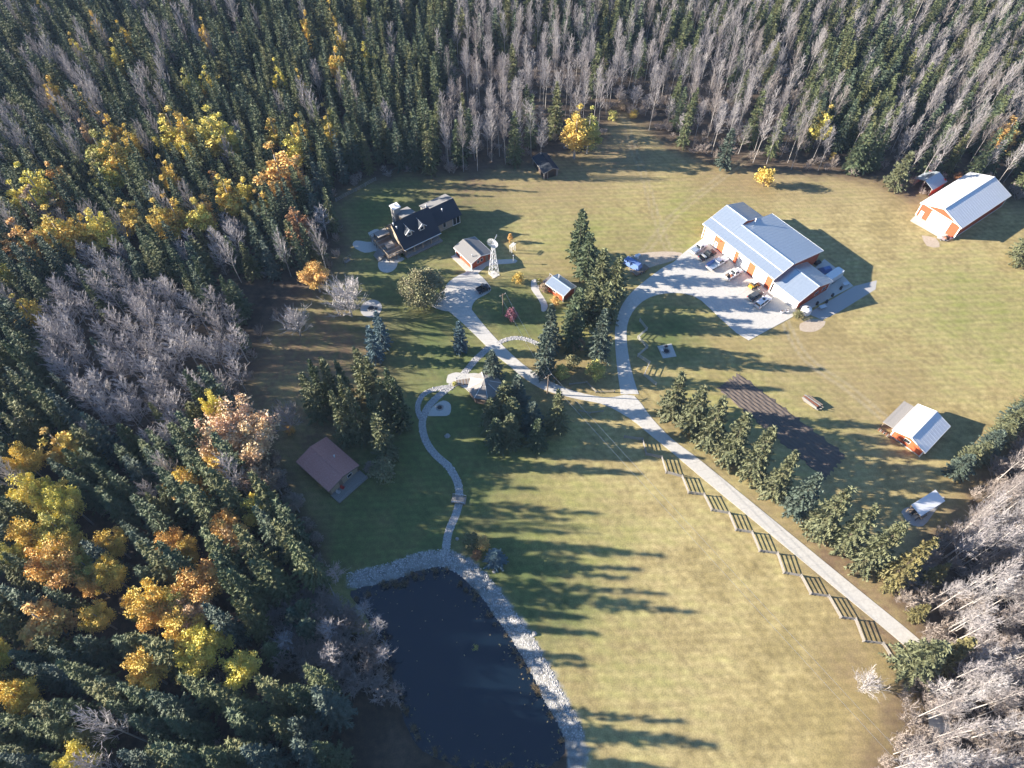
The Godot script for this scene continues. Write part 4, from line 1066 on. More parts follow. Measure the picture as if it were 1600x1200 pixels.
	put("pallet", _box_mesh(Vector3(-1.8, 0.0, -1.25), Vector3(1.8, 0.12, 1.25)), M.wood, o)
	o = thing("machinery", "dark machine parts lying against the shop's back corner", "machinery", v3(Vector2(81.22, -134.23), 0.0), 0.5)
	put("frame", frustum(-1.2, 1.0, 0.6, 0.1, -0.8, 0.5, 0.3, 0.8), M.black, o)
	for s in [-1, 1]: wheel(o, Vector3(-0.6, 0.3, s * 0.7), 0.32, 0.2)
	for q in [[Vector2(67.63, -116.49), "white planter tub left of its twin at the shop's last door", 0.42], [Vector2(68.96, -116.7), "white planter tub right of its twin at the shop's last door", 0.5]]:
		o = thing("planter", q[1], "planter", v3(q[0], 0.07), 0.0, "planters at the shop front")
		mb = MB.new(); mb.lathe(Vector3.ZERO, [Vector2(q[2] * 0.7, 0), Vector2(q[2], 0.6), Vector2(q[2] * 0.85, 0.6), Vector2(q[2] * 0.85, 0.5), Vector2(0, 0.5)], 14)
		put("tub", mb.mesh(), M.plastic_white, o)
		mb = MB.new()
		for i in 24: mb.bar(Vector3(0, 0.5, 0), Vector3(rng.randf_range(-0.4, 0.4), rng.randf_range(0.7, 1.1), rng.randf_range(-0.4, 0.4)), 0.03, 0.01, 3, false)
		put("dry_stems", mb.mesh(), M.wood, o)

	# mower in front of the far barn
	o = thing("ride_on_mower", "black and red riding mower parked at the right corner of the pole barn", "mower", v3(Vector2(118.93, -143.67), 0.05), 0.5)
	put("body", frustum(-0.8, 0.9, 0.4, 0.3, -0.7, 0.85, 0.35, 0.75), M.rust, o)
	put("seat", frustum(-0.5, 0.0, 0.25, 0.75, -0.55, -0.35, 0.22, 1.15), M.black, o)
	put("cutting_deck", frustum(-0.5, 0.5, 0.7, 0.12, -0.4, 0.4, 0.62, 0.3), M.black, o)
	put("steering_wheel", _box_mesh(Vector3(0.1, 1.0, -0.18), Vector3(0.16, 1.06, 0.18)), M.black, o)
	for s in [-1, 1]:
		wheel(o, Vector3(-0.55, 0.32, s * 0.45), 0.32, 0.22); wheel(o, Vector3(0.65, 0.22, s * 0.4), 0.22, 0.16)
	o = thing("utility_trailer", "little grey utility trailer lying beside the mower at the pole barn", "trailer", v3(Vector2(117.43, -143.41), 0.0), -0.6)
	put("bed", _box_mesh(Vector3(-1.1, 0.35, -0.6), Vector3(0.9, 0.5, 0.6)), M.steel, o)
	for s in [-1, 1]: wheel(o, Vector3(0, 0.27, s * 0.68), 0.27, 0.16)
	mb = MB.new(); mb.bar(Vector3(0.9, 0.42, 0), Vector3(1.8, 0.4, 0), 0.04, 0.04); put("hitch", mb.mesh(), M.steel, o)

	# camper and flat trailer tucked against the tall spruces
	o = thing("covered_camper", "trailer under a blue tarp tucked against the tall spruces by the shop drive", "trailer", v3(Vector2(31.87, -132.79), 0.0), deg_to_rad(-40))
	put("tarp", frustum(-2.4, 2.4, 1.05, 0.5, -2.2, 2.0, 0.75, 2.1), M.blue_tarp, o)
	put("chassis", _box_mesh(Vector3(-2.5, 0.35, -0.9), Vector3(2.6, 0.5, 0.9)), M.black, o)
	for s in [-1, 1]: wheel(o, Vector3(-0.2, 0.32, s * 0.95), 0.32, 0.2)
	o = thing("flat_trailer", "empty brown plank trailer beside the blue-covered camper", "trailer", v3(Vector2(33.72, -131.13), 0.0), deg_to_rad(38))
	var bedm := put("bed", _box_mesh(Vector3(-2.4, 0.5, -0.95), Vector3(2.4, 0.6, 0.95)), M.rust, o)
	for i in 6: put("plank", _box_mesh(Vector3(-2.4, 0.602, -0.92 + i * 0.31), Vector3(2.4, 0.64, -0.65 + i * 0.31)), M.wood, bedm)
	for s in [-1, 1]:
		for x in [-0.5, 0.4]: wheel(o, Vector3(x, 0.32, s * 1.0), 0.32, 0.2)
	o = thing("scrap_pile", "heap of white scrap and appliances on sand by the blue-covered camper", "scrap", v3(Vector2(33.26, -136.42), 0.0), 0.2)
	for i in 7:
		var q := Vector3(rng.randf_range(-0.9, 0.9), 0, rng.randf_range(-0.8, 0.8))
		var piece := put("appliance", _box_mesh(Vector3(-0.3, 0, -0.3), Vector3(0.3, rng.randf_range(0.4, 1.0), 0.3)), [M.plastic_white, M.steel, M.metal_white][i % 3], o)
		piece.position = q; piece.rotation = Vector3(0, rng.randf() * 3, rng.randf_range(-0.2, 0.2))
	# log and scrap heap at the top of the meadow
	o = thing("log_pile", "heap of grey weathered logs and scrap against the wood at the top of the meadow", "log pile", v3(Vector2(20.59, -185.26), 0.0), 0.15)
	for i in 26:
		mb = MB.new(); var l := rng.randf_range(1.0, 2.4)
		mb.bar(Vector3(-l, 0, 0), Vector3(l, 0, 0), 0.16, 0.12, 6)
		var lg := put("log", mb.mesh(), [M.grey_wood, M.wood, M.steel][i % 3], o)
		lg.position = Vector3(rng.randf_range(-3.6, 3.6), 0.16 + 0.26 * (i / 9), rng.randf_range(-1.1, 1.1))
		lg.rotation = Vector3(0, rng.randf_range(-0.5, 0.5), rng.randf_range(-0.08, 0.08))
	# wood stack with old implement in the meadow
	o = thing("lumber_stack", "stack of weathered lumber lying alone in the meadow beyond the garden", "lumber", v3(Vector2(68.19, -89.05), 0.0), deg_to_rad(-48))
	for i in 16:
		mb = MB.new(); mb.box(Vector3(-1.9 + rng.randf_range(-0.3, 0.3), 0, -0.14), Vector3(1.7 + rng.randf_range(-0.3, 0.4), 0.16, 0.14))
		var bd := put("plank", mb.mesh(), [M.wood, M.grey_wood, M.rust, M.grey_wood][i % 4], o)
		bd.position = Vector3(rng.randf_range(-0.2, 0.2), 0.12 + 0.2 * (i / 4), -0.75 + 0.5 * (i % 4)); bd.rotation.y = rng.randf_range(-0.06, 0.06)
	for x in [-1.2, 1.1]: put("bearer", _box_mesh(Vector3(x - 0.1, 0, -1.0), Vector3(x + 0.1, 0.12, 1.0)), M.dark_wood, o)
	for s in [-1, 1]:
		mb = MB.new(); mb.bar(Vector3(1.4, 0, s * 0.6), Vector3(2.6, 0.9, s * 0.3), 0.08, 0.06); put("pole", mb.mesh(), M.grey_wood, o)
	# firewood under the lean-to
	o = thing("firewood_stack", "rows of split firewood under the red cabin's plank lean-to", "firewood", v3(Vector2(82.2, -80.83), 0.0), deg_to_rad(-49))
	for i in 24:
		mb = MB.new(); mb.bar(Vector3(0, 0, -0.22), Vector3(0, 0, 0.22), 0.12, 0.12, 6)
		var fw := put("log", mb.mesh(), [M.wood, M.rust, M.cedar][i % 3], o)
		fw.position = Vector3(-1.6 + 0.28 * (i % 12), 0.12 + 0.24 * (i / 12), rng.randf_range(-0.15, 0.15))

	windmill()
	fences()
	poles()
	garden_bits()

func windmill():
	var o := thing("windmill", "tall white lattice windmill on a square concrete base", "windmill", v3(Vector2(-4.7, -129.83), 0.1), 0.5)
	var H := 10.6; var b := 1.05; var t := 0.22
	var legs := [Vector3(1, 0, 1), Vector3(-1, 0, 1), Vector3(-1, 0, -1), Vector3(1, 0, -1)]
	var at := func(k: int, y: float) -> Vector3: return legs[k % 4] * lerpf(b, t, y / H) + Vector3(0, y, 0)
	for k in 4:
		var mb := MB.new(); mb.bar(at.call(k, 0), at.call(k, H), 0.055, 0.045); put("leg", mb.mesh(), M.plastic_white, o)
	for s in 6:
		var y0 := H * s / 6.0; var y1 := H * (s + 1) / 6.0
		for k in 4:
			var mb := MB.new(); mb.bar(at.call(k, y1), at.call(k + 1, y1), 0.03, 0.03); put("girt", mb.mesh(), M.plastic_white, o)
			mb = MB.new(); mb.bar(at.call(k, y0), at.call(k + 1, y1), 0.02, 0.02); put("brace", mb.mesh(), M.plastic_white, o)
			mb = MB.new(); mb.bar(at.call(k + 1, y0), at.call(k, y1), 0.02, 0.02); put("brace", mb.mesh(), M.plastic_white, o)
	var ax := Vector3(-0.75, 0, 0.66); var hub := Vector3(0, H + 0.75, 0) + ax * 0.45
	var side := ax.cross(Vector3.UP).normalized()
	var wheel_node := put("hub", _bar_mesh(hub - ax * 0.5, hub + ax * 0.15, 0.14), M.steel, o)
	for i in 18:
		var a := TAU * i / 18; var a2 := a + 0.26
		var d0 := side * cos(a) + Vector3.UP * sin(a); var d1 := side * cos(a2) + Vector3.UP * sin(a2)
		var mb := MB.new()
		mb.quad(hub + d0 * 0.55, hub + d0 * 1.5, hub + d1 * 1.5 + ax * 0.16, hub + d1 * 0.55 + ax * 0.08)
		put("blade", mb.mesh(), M.plastic_white, wheel_node)
	var rm := MB.new()
	for i in 18:
		var a := TAU * i / 18; var a2 := TAU * (i + 1) / 18
		for r in [0.6, 1.1]: rm.bar(hub + (side * cos(a) + Vector3.UP * sin(a)) * r, hub + (side * cos(a2) + Vector3.UP * sin(a2)) * r, 0.03, 0.03)
	for i in 6: rm.bar(hub, hub + (side * cos(TAU * i / 6) + Vector3.UP * sin(TAU * i / 6)) * 1.2, 0.03, 0.03)
	put("rim", rm.mesh(), M.plastic_white, wheel_node)
	var tail := hub - ax * 3.1
	put("tail_arm", _bar_mesh(hub - ax * 0.5, tail, 0.05), M.plastic_white, o)
	var mb := MB.new()
	mb.hexa([tail + Vector3(0, -0.35, 0) + side * 0.02, tail + ax * 1.2 + Vector3(0, -0.25, 0) + side * 0.02, tail + ax * 1.2 + Vector3(0, -0.25, 0) - side * 0.02, tail + Vector3(0, -0.35, 0) - side * 0.02,
		tail + Vector3(0, 0.35, 0) + side * 0.02, tail + ax * 1.2 + Vector3(0, 0.25, 0) + side * 0.02, tail + ax * 1.2 + Vector3(0, 0.25, 0) - side * 0.02, tail + Vector3(0, 0.35, 0) - side * 0.02])
	put("tail_vane", mb.mesh(), M.metal_white, o)

func _bar_mesh(a: Vector3, b: Vector3, r: float) -> ArrayMesh:
	var mb := MB.new(); mb.bar(a, b, r, r, 6)
	return mb.mesh()

func zigzag(o: Node3D, pts: Array, rails: int, high: float, mat: Material = null):
	mat = mat if mat else M.grey_wood
	var origin := Vector2(o.position.x, o.position.z)
	for i in pts.size():
		var p := v3(pts[i] - origin)
		put("post", _box_mesh(p + Vector3(-0.08, 0, -0.08), p + Vector3(0.08, high + 0.12, 0.08)), mat, o)
		if i == pts.size() - 1: break
		var q := v3(pts[i + 1] - origin)
		for k in rails:
			var y := lerpf(0.25, high, float(k) / maxf(rails - 1, 1)) + (0.05 if i % 2 else 0.0)
			var d := (q - p).normalized() * 0.18
			var mb := MB.new()
			mb.bar(p - d + Vector3(0, y, 0), q + d + Vector3(0, y, 0), 0.06, 0.052, 5)
			put("rail", mb.mesh(), mat, o)

func fences():
	var a := [Vector2(24.66, -79.74), Vector2(28.51, -79.08), Vector2(28.93, -75.38), Vector2(32.13, -74.59), Vector2(32.63, -71.02), Vector2(35.86, -69.95), Vector2(36.64, -66.21), Vector2(39.76, -65.77), Vector2(40.76, -62.29), Vector2(44.16, -61.58), Vector2(44.9, -57.95), Vector2(47.99, -57.4), Vector2(48.71, -53.49), Vector2(52.11, -52.97), Vector2(52.47, -49.08), Vector2(55.64, -48.44), Vector2(56.6, -44.95), Vector2(59.87, -44.46), Vector2(61.06, -40.5), Vector2(63.69, -40.14), Vector2(64.05, -36.22), Vector2(67.4, -35.76), Vector2(68.07, -33.86), Vector2(70.53, -31.23)]
	var o := thing("zigzag_fence", "long grey zigzag rail fence along the lower side of the driveway", "fence", v3(a[0]))
	zigzag(o, a, 4, 1.08)
	a = [Vector2(31.72, -113.62), Vector2(33.14, -110.71), Vector2(30.65, -108.05), Vector2(32.64, -105.05), Vector2(30.06, -102.5), Vector2(32.53, -100.19), Vector2(30.94, -96.79), Vector2(33.29, -94.01)]
	o = thing("zigzag_fence", "short pale zigzag rail fence inside the driveway bend below the shop", "fence", v3(a[0]))
	zigzag(o, a, 3, 1.1, M.pale_wood)
	a = [Vector2(-50.45, -159.17), Vector2(-48.02, -161.43), Vector2(-45.37, -163.73), Vector2(-42.87, -166.05), Vector2(-40.18, -168.71)]
	o = thing("rail_fence", "straight grey rail fence at the forest edge behind the log house", "fence", v3(a[0]))
	zigzag(o, a, 3, 1.1)
	a = [Vector2(13.34, -94.16), Vector2(17.37, -94.71), Vector2(19.26, -91.98), Vector2(23.54, -92.16)]
	o = thing("log_rail", "low brown log rails on the grass island where the driveway forks", "fence", v3(a[0]))
	zigzag(o, a, 2, 0.55)
	a = [Vector2(15.14, -86.85), Vector2(17.55, -86.16), Vector2(20.47, -86.68)]
	o = thing("log_rail", "low log rails in shade just below the driveway fork", "fence", v3(a[0]))
	zigzag(o, a, 2, 0.55)

func poles():
	var pts := [Vector2(-2.25, -116.06), Vector2(8.09, -91.54), Vector2(68.81, -4.47)]
	var hs := [7.4, 7.4, 8.5]
	var tops := []
	var says := ["bare wooden utility pole on the lawn below the windmill", "utility pole among the spruces beside the driveway", "utility pole beyond the lower end of the driveway"]
	for i in 3:
		var o := thing("utility_pole", says[i], "utility pole", v3(pts[i]), 0.6)
		put("shaft", _bar_taper(Vector3.ZERO, Vector3(0, hs[i], 0), 0.15, 0.1), M.wood, o)
		put("crossarm", _box_mesh(Vector3(-0.9, hs[i] - 0.45, -0.06), Vector3(0.9, hs[i] - 0.33, 0.06)), M.wood, o)
		for x in [-0.75, 0.75]: put("insulator", _bar_taper(Vector3(x, hs[i] - 0.33, 0), Vector3(x, hs[i] - 0.13, 0), 0.05, 0.04), M.plastic_white, o)
		tops.append([o.transform * Vector3(-0.75, hs[i] - 0.13, 0), o.transform * Vector3(0.75, hs[i] - 0.13, 0)])
	var wsay := [["upper overhead wire between the windmill pole and the spruce pole", "lower overhead wire between the windmill pole and the spruce pole"], ["left overhead wire crossing the shaded lawn below the driveway fork", "right overhead wire crossing the shaded lawn below the driveway fork"]]
	for i in 2:
		for k in 2:
			var mb := MB.new()
			var a: Vector3 = tops[i][k]; var b: Vector3 = tops[i + 1][k]
			for s in 16:
				var t0 := s / 16.0; var t1 := (s + 1) / 16.0
				mb.bar(a.lerp(b, t0) - Vector3(0, 4 * t0 * (1 - t0), 0) * 0.35, a.lerp(b, t1) - Vector3(0, 4 * t1 * (1 - t1), 0) * 0.35, 0.022, 0.022, 3, false)
			tag(put("overhead_wire", mb.mesh(), M.steel), wsay[i][k], "wire", "")

func _bar_taper(a: Vector3, b: Vector3, r0: float, r1: float) -> ArrayMesh:
	var mb := MB.new(); mb.bar(a, b, r0, r1, 8)
	return mb.mesh()

func chair(label: String, at: Vector2, turn: float, mat: Material):
	var o := thing("garden_chair", label, "chair", v3(at, 0.05), turn, "garden chairs")
	put("seat", _box_mesh(Vector3(-0.3, 0.38, -0.3), Vector3(0.3, 0.45, 0.3)), mat, o)
	put("backrest", frustum(-0.34, -0.27, 0.3, 0.45, -0.5, -0.44, 0.28, 1.0), mat, o)
	for sx in [-1, 1]:
		for sz in [-1, 1]: put("leg", _box_mesh(Vector3(sx * 0.27 - 0.03, 0, sz * 0.27 - 0.03), Vector3(sx * 0.27 + 0.03, 0.38, sz * 0.27 + 0.03)), mat, o)
		put("armrest", _box_mesh(Vector3(-0.3, 0.6, sx * 0.32 - 0.05), Vector3(0.3, 0.64, sx * 0.32 + 0.05)), mat, o)

func fire_ring(label: String, at: Vector2, r: float, top: float):
	var o := thing("fire_pit", label, "fire pit", v3(at, top))
	for i in 12:
		var a := TAU * i / 12
		var s := put("stone", pebble(40 + i % 4), M.stone, o)
		s.position = Vector3(cos(a) * r, 0, sin(a) * r); s.scale = Vector3.ONE * 0.26
	var mb := MB.new(); mb.lathe(Vector3.ZERO, [Vector2(r - 0.1, 0.02), Vector2(r * 0.4, 0.08), Vector2(0, 0.1)], 10)
	put("ash_bed", mb.mesh(), M.black, o)

func garden_bits():
	fire_ring("round stone fire pit on the circular terrace above the blue spruces", Vector2(-35.52, -118), 0.9, 0.05)
	fire_ring("stone fire pit on the terrace inside the creek loop", Vector2(-16.39, -87.82), 0.7, 0.045)
	fire_ring("small fire pit on the square terrace inside the driveway bend", Vector2(37.1, -104.15), 0.8, 0.07)
	chair("dark garden chair above the fire pit on the square terrace", Vector2(37.1, -105.34), 2.0, M.black)
	chair("pale chair left of the fire pit on the square terrace", Vector2(36.02, -104.15), 0.2, M.plastic_white)
	chair("dark chair right of the fire pit on the circular terrace", Vector2(-34.18, -117.57), 3.0, M.black)
	chair("white lounge chair, upper of two at the log house patio corner", Vector2(-32.21, -137.89), 1.0, M.plastic_white)
	chair("white lounge chair, lower of two at the log house patio corner", Vector2(-30.79, -137.4), 1.4, M.plastic_white)
	chair("red chair on the pond cabin's deck", Vector2(-35.28, -67.31), -0.4, M.red_light)
	chair("grey chair left of the red one on the pond cabin's deck", Vector2(-36, -66.27), -0.4, M.steel)
	# barbecue and seats under the shelter
	var o := thing("barbecue", "black barbecue grill standing on gravel before the white-roofed shelter", "barbecue", v3(Vector2(81.62, -61.63), 0.05), 0.7)
	put("firebox", frustum(-0.6, 0.6, 0.3, 0.7, -0.55, 0.55, 0.2, 1.15), M.black, o)
	for x in [-0.5, 0.5]:
		for z in [-0.2, 0.2]: put("leg", _box_mesh(Vector3(x - 0.03, 0, z - 0.03), Vector3(x + 0.03, 0.7, z + 0.03)), M.black, o)
	put("side_shelf", _box_mesh(Vector3(0.6, 0.85, -0.25), Vector3(1.05, 0.9, 0.25)), M.wood, o)
	o = thing("picnic_table", "brown picnic table at the open end of the white-roofed shelter", "picnic table", v3(Vector2(83.22, -61.35), 0.05), 0.5)
	put("tabletop", _box_mesh(Vector3(-0.95, 0.7, -0.38), Vector3(0.95, 0.76, 0.38)), M.wood, o)
	for s in [-1, 1]:
		put("bench", _box_mesh(Vector3(-0.95, 0.42, s * 0.7 - 0.14), Vector3(0.95, 0.47, s * 0.7 + 0.14)), M.wood, o)
		put("leg", _bar_mesh(Vector3(s * 0.7, 0, -0.7), Vector3(s * 0.7, 0.7, 0.2), 0.05), M.wood, o)
		put("leg", _bar_mesh(Vector3(s * 0.7, 0, 0.7), Vector3(s * 0.7, 0.7, -0.2), 0.05), M.wood, o)
	# foot bridge over the creek
	var bp: Vector2 = Vector2(-10.99, -64.65)
	o = thing("foot_bridge", "small arched wooden footbridge crossing the stony creek", "footbridge", v3(bp), deg_to_rad(-8))
	for i in 10:
		var x := -1.35 + i * 0.3
		var pl := put("plank", _box_mesh(Vector3(-0.13, -0.04, -0.85), Vector3(0.13, 0.04, 0.85)), M.grey_wood, o)
		pl.position = Vector3(x, 0.45 - 0.2 * x * x / 1.8, 0); pl.rotation.z = -0.22 * x
	for s in [-1, 1]:
		var mb := MB.new()
		for i in 8:
			var xa := -1.45 + i * 0.3625; var xb := xa + 0.3625
			mb.bar(Vector3(xa, 1.15 - 0.2 * xa * xa / 1.8, s * 0.85), Vector3(xb, 1.15 - 0.2 * xb * xb / 1.8, s * 0.85), 0.06, 0.06)
		put("handrail", mb.mesh(), M.metal_roof, o)
		for x in [-1.4, -0.5, 0.5, 1.4]: put("rail_post", _box_mesh(Vector3(x - 0.04, 0.1, s * 0.85 - 0.04), Vector3(x + 0.04, 1.12, s * 0.85 + 0.04)), M.grey_wood, o)
	o = thing("foot_bridge", "timber walkway joining the gazebo terrace to the round stone landing", "footbridge", v3(Vector2(-10.72, -95), 0.05), deg_to_rad(10))
	for i in 12:
		put("plank", _box_mesh(Vector3(-2.2 + i * 0.36, 0.12, -0.8), Vector3(-1.88 + i * 0.36, 0.18, 0.8)), [M.wood, M.cedar][i % 2], o)
	for s in [-1, 1]: put("beam", _box_mesh(Vector3(-2.2, 0.0, s * 0.7 - 0.06), Vector3(2.12, 0.12, s * 0.7 + 0.06)), M.wood, o)
	# lamp post by the walk, arch on the lawn, birdhouse
	for q in [[Vector2(0.34, -134.23), "slender white lamp post at the end of the garden walk", 2.4]]:
		o = thing("lamp_post", q[1], "lamp post", v3(q[0], 0.0))
		put("shaft", _bar_taper(Vector3.ZERO, Vector3(0, q[2], 0), 0.06, 0.05), M.plastic_white, o)
		put("lantern", _box_mesh(Vector3(-0.14, q[2], -0.14), Vector3(0.14, q[2] + 0.4, 0.14)), M.lamp_glass, o)
	o = thing("arbor", "white garden arbor at the edge of the house's shadow", "arbor", v3(Vector2(0.17, -138.63), 0.0), 0.9)
	for s in [-1, 1]:
		for z in [-0.3, 0.3]: put("post", _box_mesh(Vector3(s * 0.7 - 0.05, 0, z - 0.05), Vector3(s * 0.7 + 0.05, 2.3, z + 0.05)), M.plastic_white, o)
	for z in [-0.35, 0.35]: put("beam", _box_mesh(Vector3(-0.95, 2.3, z - 0.05), Vector3(0.95, 2.42, z + 0.05)), M.plastic_white, o)
	for i in 5: put("slat", _box_mesh(Vector3(-0.8 + i * 0.38, 2.42, -0.5), Vector3(-0.72 + i * 0.38, 2.48, 0.5)), M.plastic_white, o)
	o = thing("bench_swing", "grey bench swing on the lawn left of the log house's round patio", "swing", v3(Vector2(-43.62, -134.47), 0.0), 0.8)
	put("seat", _box_mesh(Vector3(-0.8, 0.45, -0.3), Vector3(0.8, 0.52, 0.3)), M.grey_wood, o)
	put("backrest", _box_mesh(Vector3(-0.8, 0.52, -0.36), Vector3(0.8, 1.1, -0.3)), M.grey_wood, o)
	put("top_beam", _bar_mesh(Vector3(-1.2, 2.0, 0), Vector3(1.2, 2.0, 0), 0.06), M.grey_wood, o)
	for s in [-1, 1]:
		for z in [-0.7, 0.7]: put("leg", _bar_mesh(Vector3(s * 1.3, 0, z), Vector3(s * 1.15, 2.0, 0), 0.05), M.grey_wood, o)
	# large boulders
	var bo := [[Vector2(-3.48, -49.47), "pale boulder below the blue spruce at the pond", 0.5], [Vector2(4.12, -37.67), "pale boulder on the stony bank beside the lawn", 0.6], [Vector2(-14.24, -80.34), "small pale boulder alone on the lawn inside the creek bend", 0.7], [Vector2(-11, -56.21), "white boulder at the mouth of the creek", 0.4]]
	for q in bo:
		var b := put("boulder", pebble(60 + int(q[2] * 10)), M.stone)
		b.position = v3(q[0], ground_height(q[0])); b.scale = Vector3.ONE * q[2]
		tag(b, q[1], "boulder")

func spruce_crown(seed_no: int, H: float, R: float, step: float, full: float, shape := 0.8) -> ArrayMesh:
	var r := RandomNumberGenerator.new(); r.seed = seed_no
	var mb := MB.new()
	var y := H * 0.07
	while y < H * 0.985:
		var t := y / H
		var reach := R * pow(1.0 - t, shape) * r.randf_range(0.78, 1.16) * minf(1.0, 0.72 + t * 2.2) + 0.1
		var n := 6 + int(full * (1.0 - t) * 6)
		var turn := r.randf() * TAU
		var tilt := lerpf(-0.3 if full < 1.2 else -0.1, 0.55, pow(t, 1.3))
		for k in n:
			var a := turn + TAU * k / n + r.randf_range(-0.25, 0.25)
			var len := reach * (r.randf_range(0.8, 1.15) if r.randf() < 0.75 else r.randf_range(0.45, 0.75))
			var d := Vector3(cos(a), tilt + r.randf_range(-0.12, 0.12), sin(a)).normalized()
			var s := Vector3(-sin(a), 0, cos(a))
			var b := Vector3(0, y + r.randf_range(-0.2, 0.2), 0)
			var g := r.randf_range(0.72, 1.25)
			var w := r.randf_range(-0.06, 0.10)
			mb.col = Color(g * (1.0 + w), g, g * (1.0 - w * 0.8))
			var q := 0.25 * len
			var st := 0.3
			while q < len:
				var p := b + d * q - Vector3(0, 0.06 * q * q / maxf(R, 1.0), 0)
				var ll := (0.24 + 0.42 * (1.0 - q / len)) * clampf(R / 2.0, 0.8, 1.4) * r.randf_range(0.7, 1.15)
				for sd in [-1.0, 1.0]:
					var e: Vector3 = p + (s * sd * 0.85 + d * 0.55) * ll - Vector3(0, 0.16 * ll + r.randf_range(0, 0.1), 0)
					var roll := Vector3(0, r.randf_range(-0.12, 0.12), 0)
					mb.tri(p - d * 0.11 - roll, e, p + d * 0.17 + Vector3(0, 0.03, 0) + roll)
				if r.randf() < 0.6:
					mb.tri(p - d * 0.2, p + d * 0.22, p + d * 0.06 - Vector3(0, 0.34 * full, 0) + s * r.randf_range(-0.15, 0.15))
				q += st
			var tip := b + d * len - Vector3(0, 0.06 * len * len / maxf(R, 1.0), 0)
			mb.tri(tip - d * 0.42 + s * 0.17, tip - d * 0.42 - s * 0.17, tip + d * 0.18)
		y += step * r.randf_range(0.8, 1.2)
	mb.col = Color.WHITE
	for k in 3: mb.tri(Vector3(cos(k * 2.1) * 0.22, H * 0.94, sin(k * 2.1) * 0.22), Vector3(cos(k * 2.1 + 2.1) * 0.22, H * 0.94, sin(k * 2.1 + 2.1) * 0.22), Vector3(0, H, 0))
	return mb.mesh()

func trunk_mesh(H: float, r0: float, r1: float) -> ArrayMesh:
	var mb := MB.new(); mb.bar(Vector3(0, -0.3, 0), Vector3(0, H, 0), r0, r1, 6)
	return mb.mesh()

# a crown of small leaves bunched on clumps inside an envelope
func leaf_crown(seed_no: int, H: float, base: float, R: float, clumps: int, leaves: int, size: float, pointed := true, clump_r := 0.75) -> ArrayMesh:
	var r := RandomNumberGenerator.new(); r.seed = seed_no
	var mb := MB.new()
	for c in clumps:
		var t := pow(r.randf(), 0.8)
		var prof := (pow(sin(PI * clampf(0.12 + 0.88 * t, 0, 1)), 0.75) if not pointed else pow(1.0 - t, 0.7) * minf(1.0, 0.45 + t * 3.0))
		var a := r.randf() * TAU
		var rad := R * prof * pow(r.randf(), 0.4)
		var at := Vector3(cos(a) * rad, lerpf(base, H, t), sin(a) * rad)
		var g := r.randf_range(0.72, 1.2); var hue := r.randf_range(-0.16, 0.14)
		var cr := clump_r * r.randf_range(0.7, 1.3) * (1.0 if not pointed else lerpf(1.1, 0.6, t))
		for i in leaves:
			var dir := Vector3(r.randfn(), r.randfn() * 0.85, r.randfn())
			dir = dir.normalized() * pow(r.randf(), 0.5) * cr
			var p := at + dir
			var u := Vector3(r.randfn(), r.randfn(), r.randfn()).normalized() * size * r.randf_range(0.6, 1.3)
			var w := u.cross(Vector3(r.randfn(), r.randfn(), r.randfn())).normalized() * size * r.randf_range(0.4, 0.9)
			var g2 := g * r.randf_range(0.85, 1.15)
			mb.col = Color(g2 * (1.0 + hue * 0.3), g2 * (1.0 + hue), g2)
			mb.tri(p - u, p + w, p + u); mb.tri(p - u, p + u, p - w)
	return mb.mesh()

# a crown of rising limbs, each clothed in leaf tufts that thin towards its tip
func tufted(seed_no: int, H: float, base: float, R: float, limbs: int, per: int, leaves: int, size: float, low := 0.55) -> ArrayMesh:
	var r := RandomNumberGenerator.new(); r.seed = seed_no
	var mb := MB.new()
	for b in limbs:
		var a := TAU * b * 0.382 * 1.618 + r.randf_range(-0.4, 0.4)
		var y0 := lerpf(base, H * 0.5 if low > 0.5 else H * 0.3, r.randf())
		var out := R * r.randf_range(0.45, 1.0) * (0.15 if b == 0 else 1.0)
		var tip := Vector3(cos(a) * out, lerpf(H * 0.98, H * low, (out / R) * r.randf_range(0.6, 1.1)), sin(a) * out)
		var root := Vector3(cos(a) * out * 0.15, y0, sin(a) * out * 0.15)
		mb.col = Color(0.5, 0.5, 0.55)
		mb.bar(root, tip, 0.05, 0.015, 3, false)
		var g := r.randf_range(0.78, 1.18); var hue := r.randf_range(-0.14, 0.16)
		for c in per:
			var t := lerpf(0.22, 1.0, (c + r.randf() * 0.6) / per)
			var at := root.lerp(tip, t) + Vector3(r.randfn(), r.randfn() * 0.5, r.randfn()) * 0.3
			var cr := lerpf(0.42, 0.2, t) * (R + 0.4) * r.randf_range(0.65, 1.25)
			var g1 := g * r.randf_range(0.85, 1.12)
			for i in leaves:
				var dir := Vector3(r.randfn(), r.randfn() * 1.15, r.randfn()).normalized() * pow(r.randf(), 0.55) * cr
				var p := at + dir
				var u := Vector3(r.randfn(), r.randfn(), r.randfn()).normalized() * size * r.randf_range(0.6, 1.3)
				var w := u.cross(Vector3(r.randfn(), r.randfn(), r.randfn())).normalized() * size * r.randf_range(0.4, 0.9)
				var g2 := g1 * r.randf_range(0.85, 1.15); var h2 := hue + r.randf_range(-0.05, 0.05)
				mb.col = Color(g2 * (1.0 + h2 * 0.2), g2 * (1.0 + h2), g2)
				mb.tri(p - u, p + w, p + u); mb.tri(p - u, p + u, p - w)
	return mb.mesh()

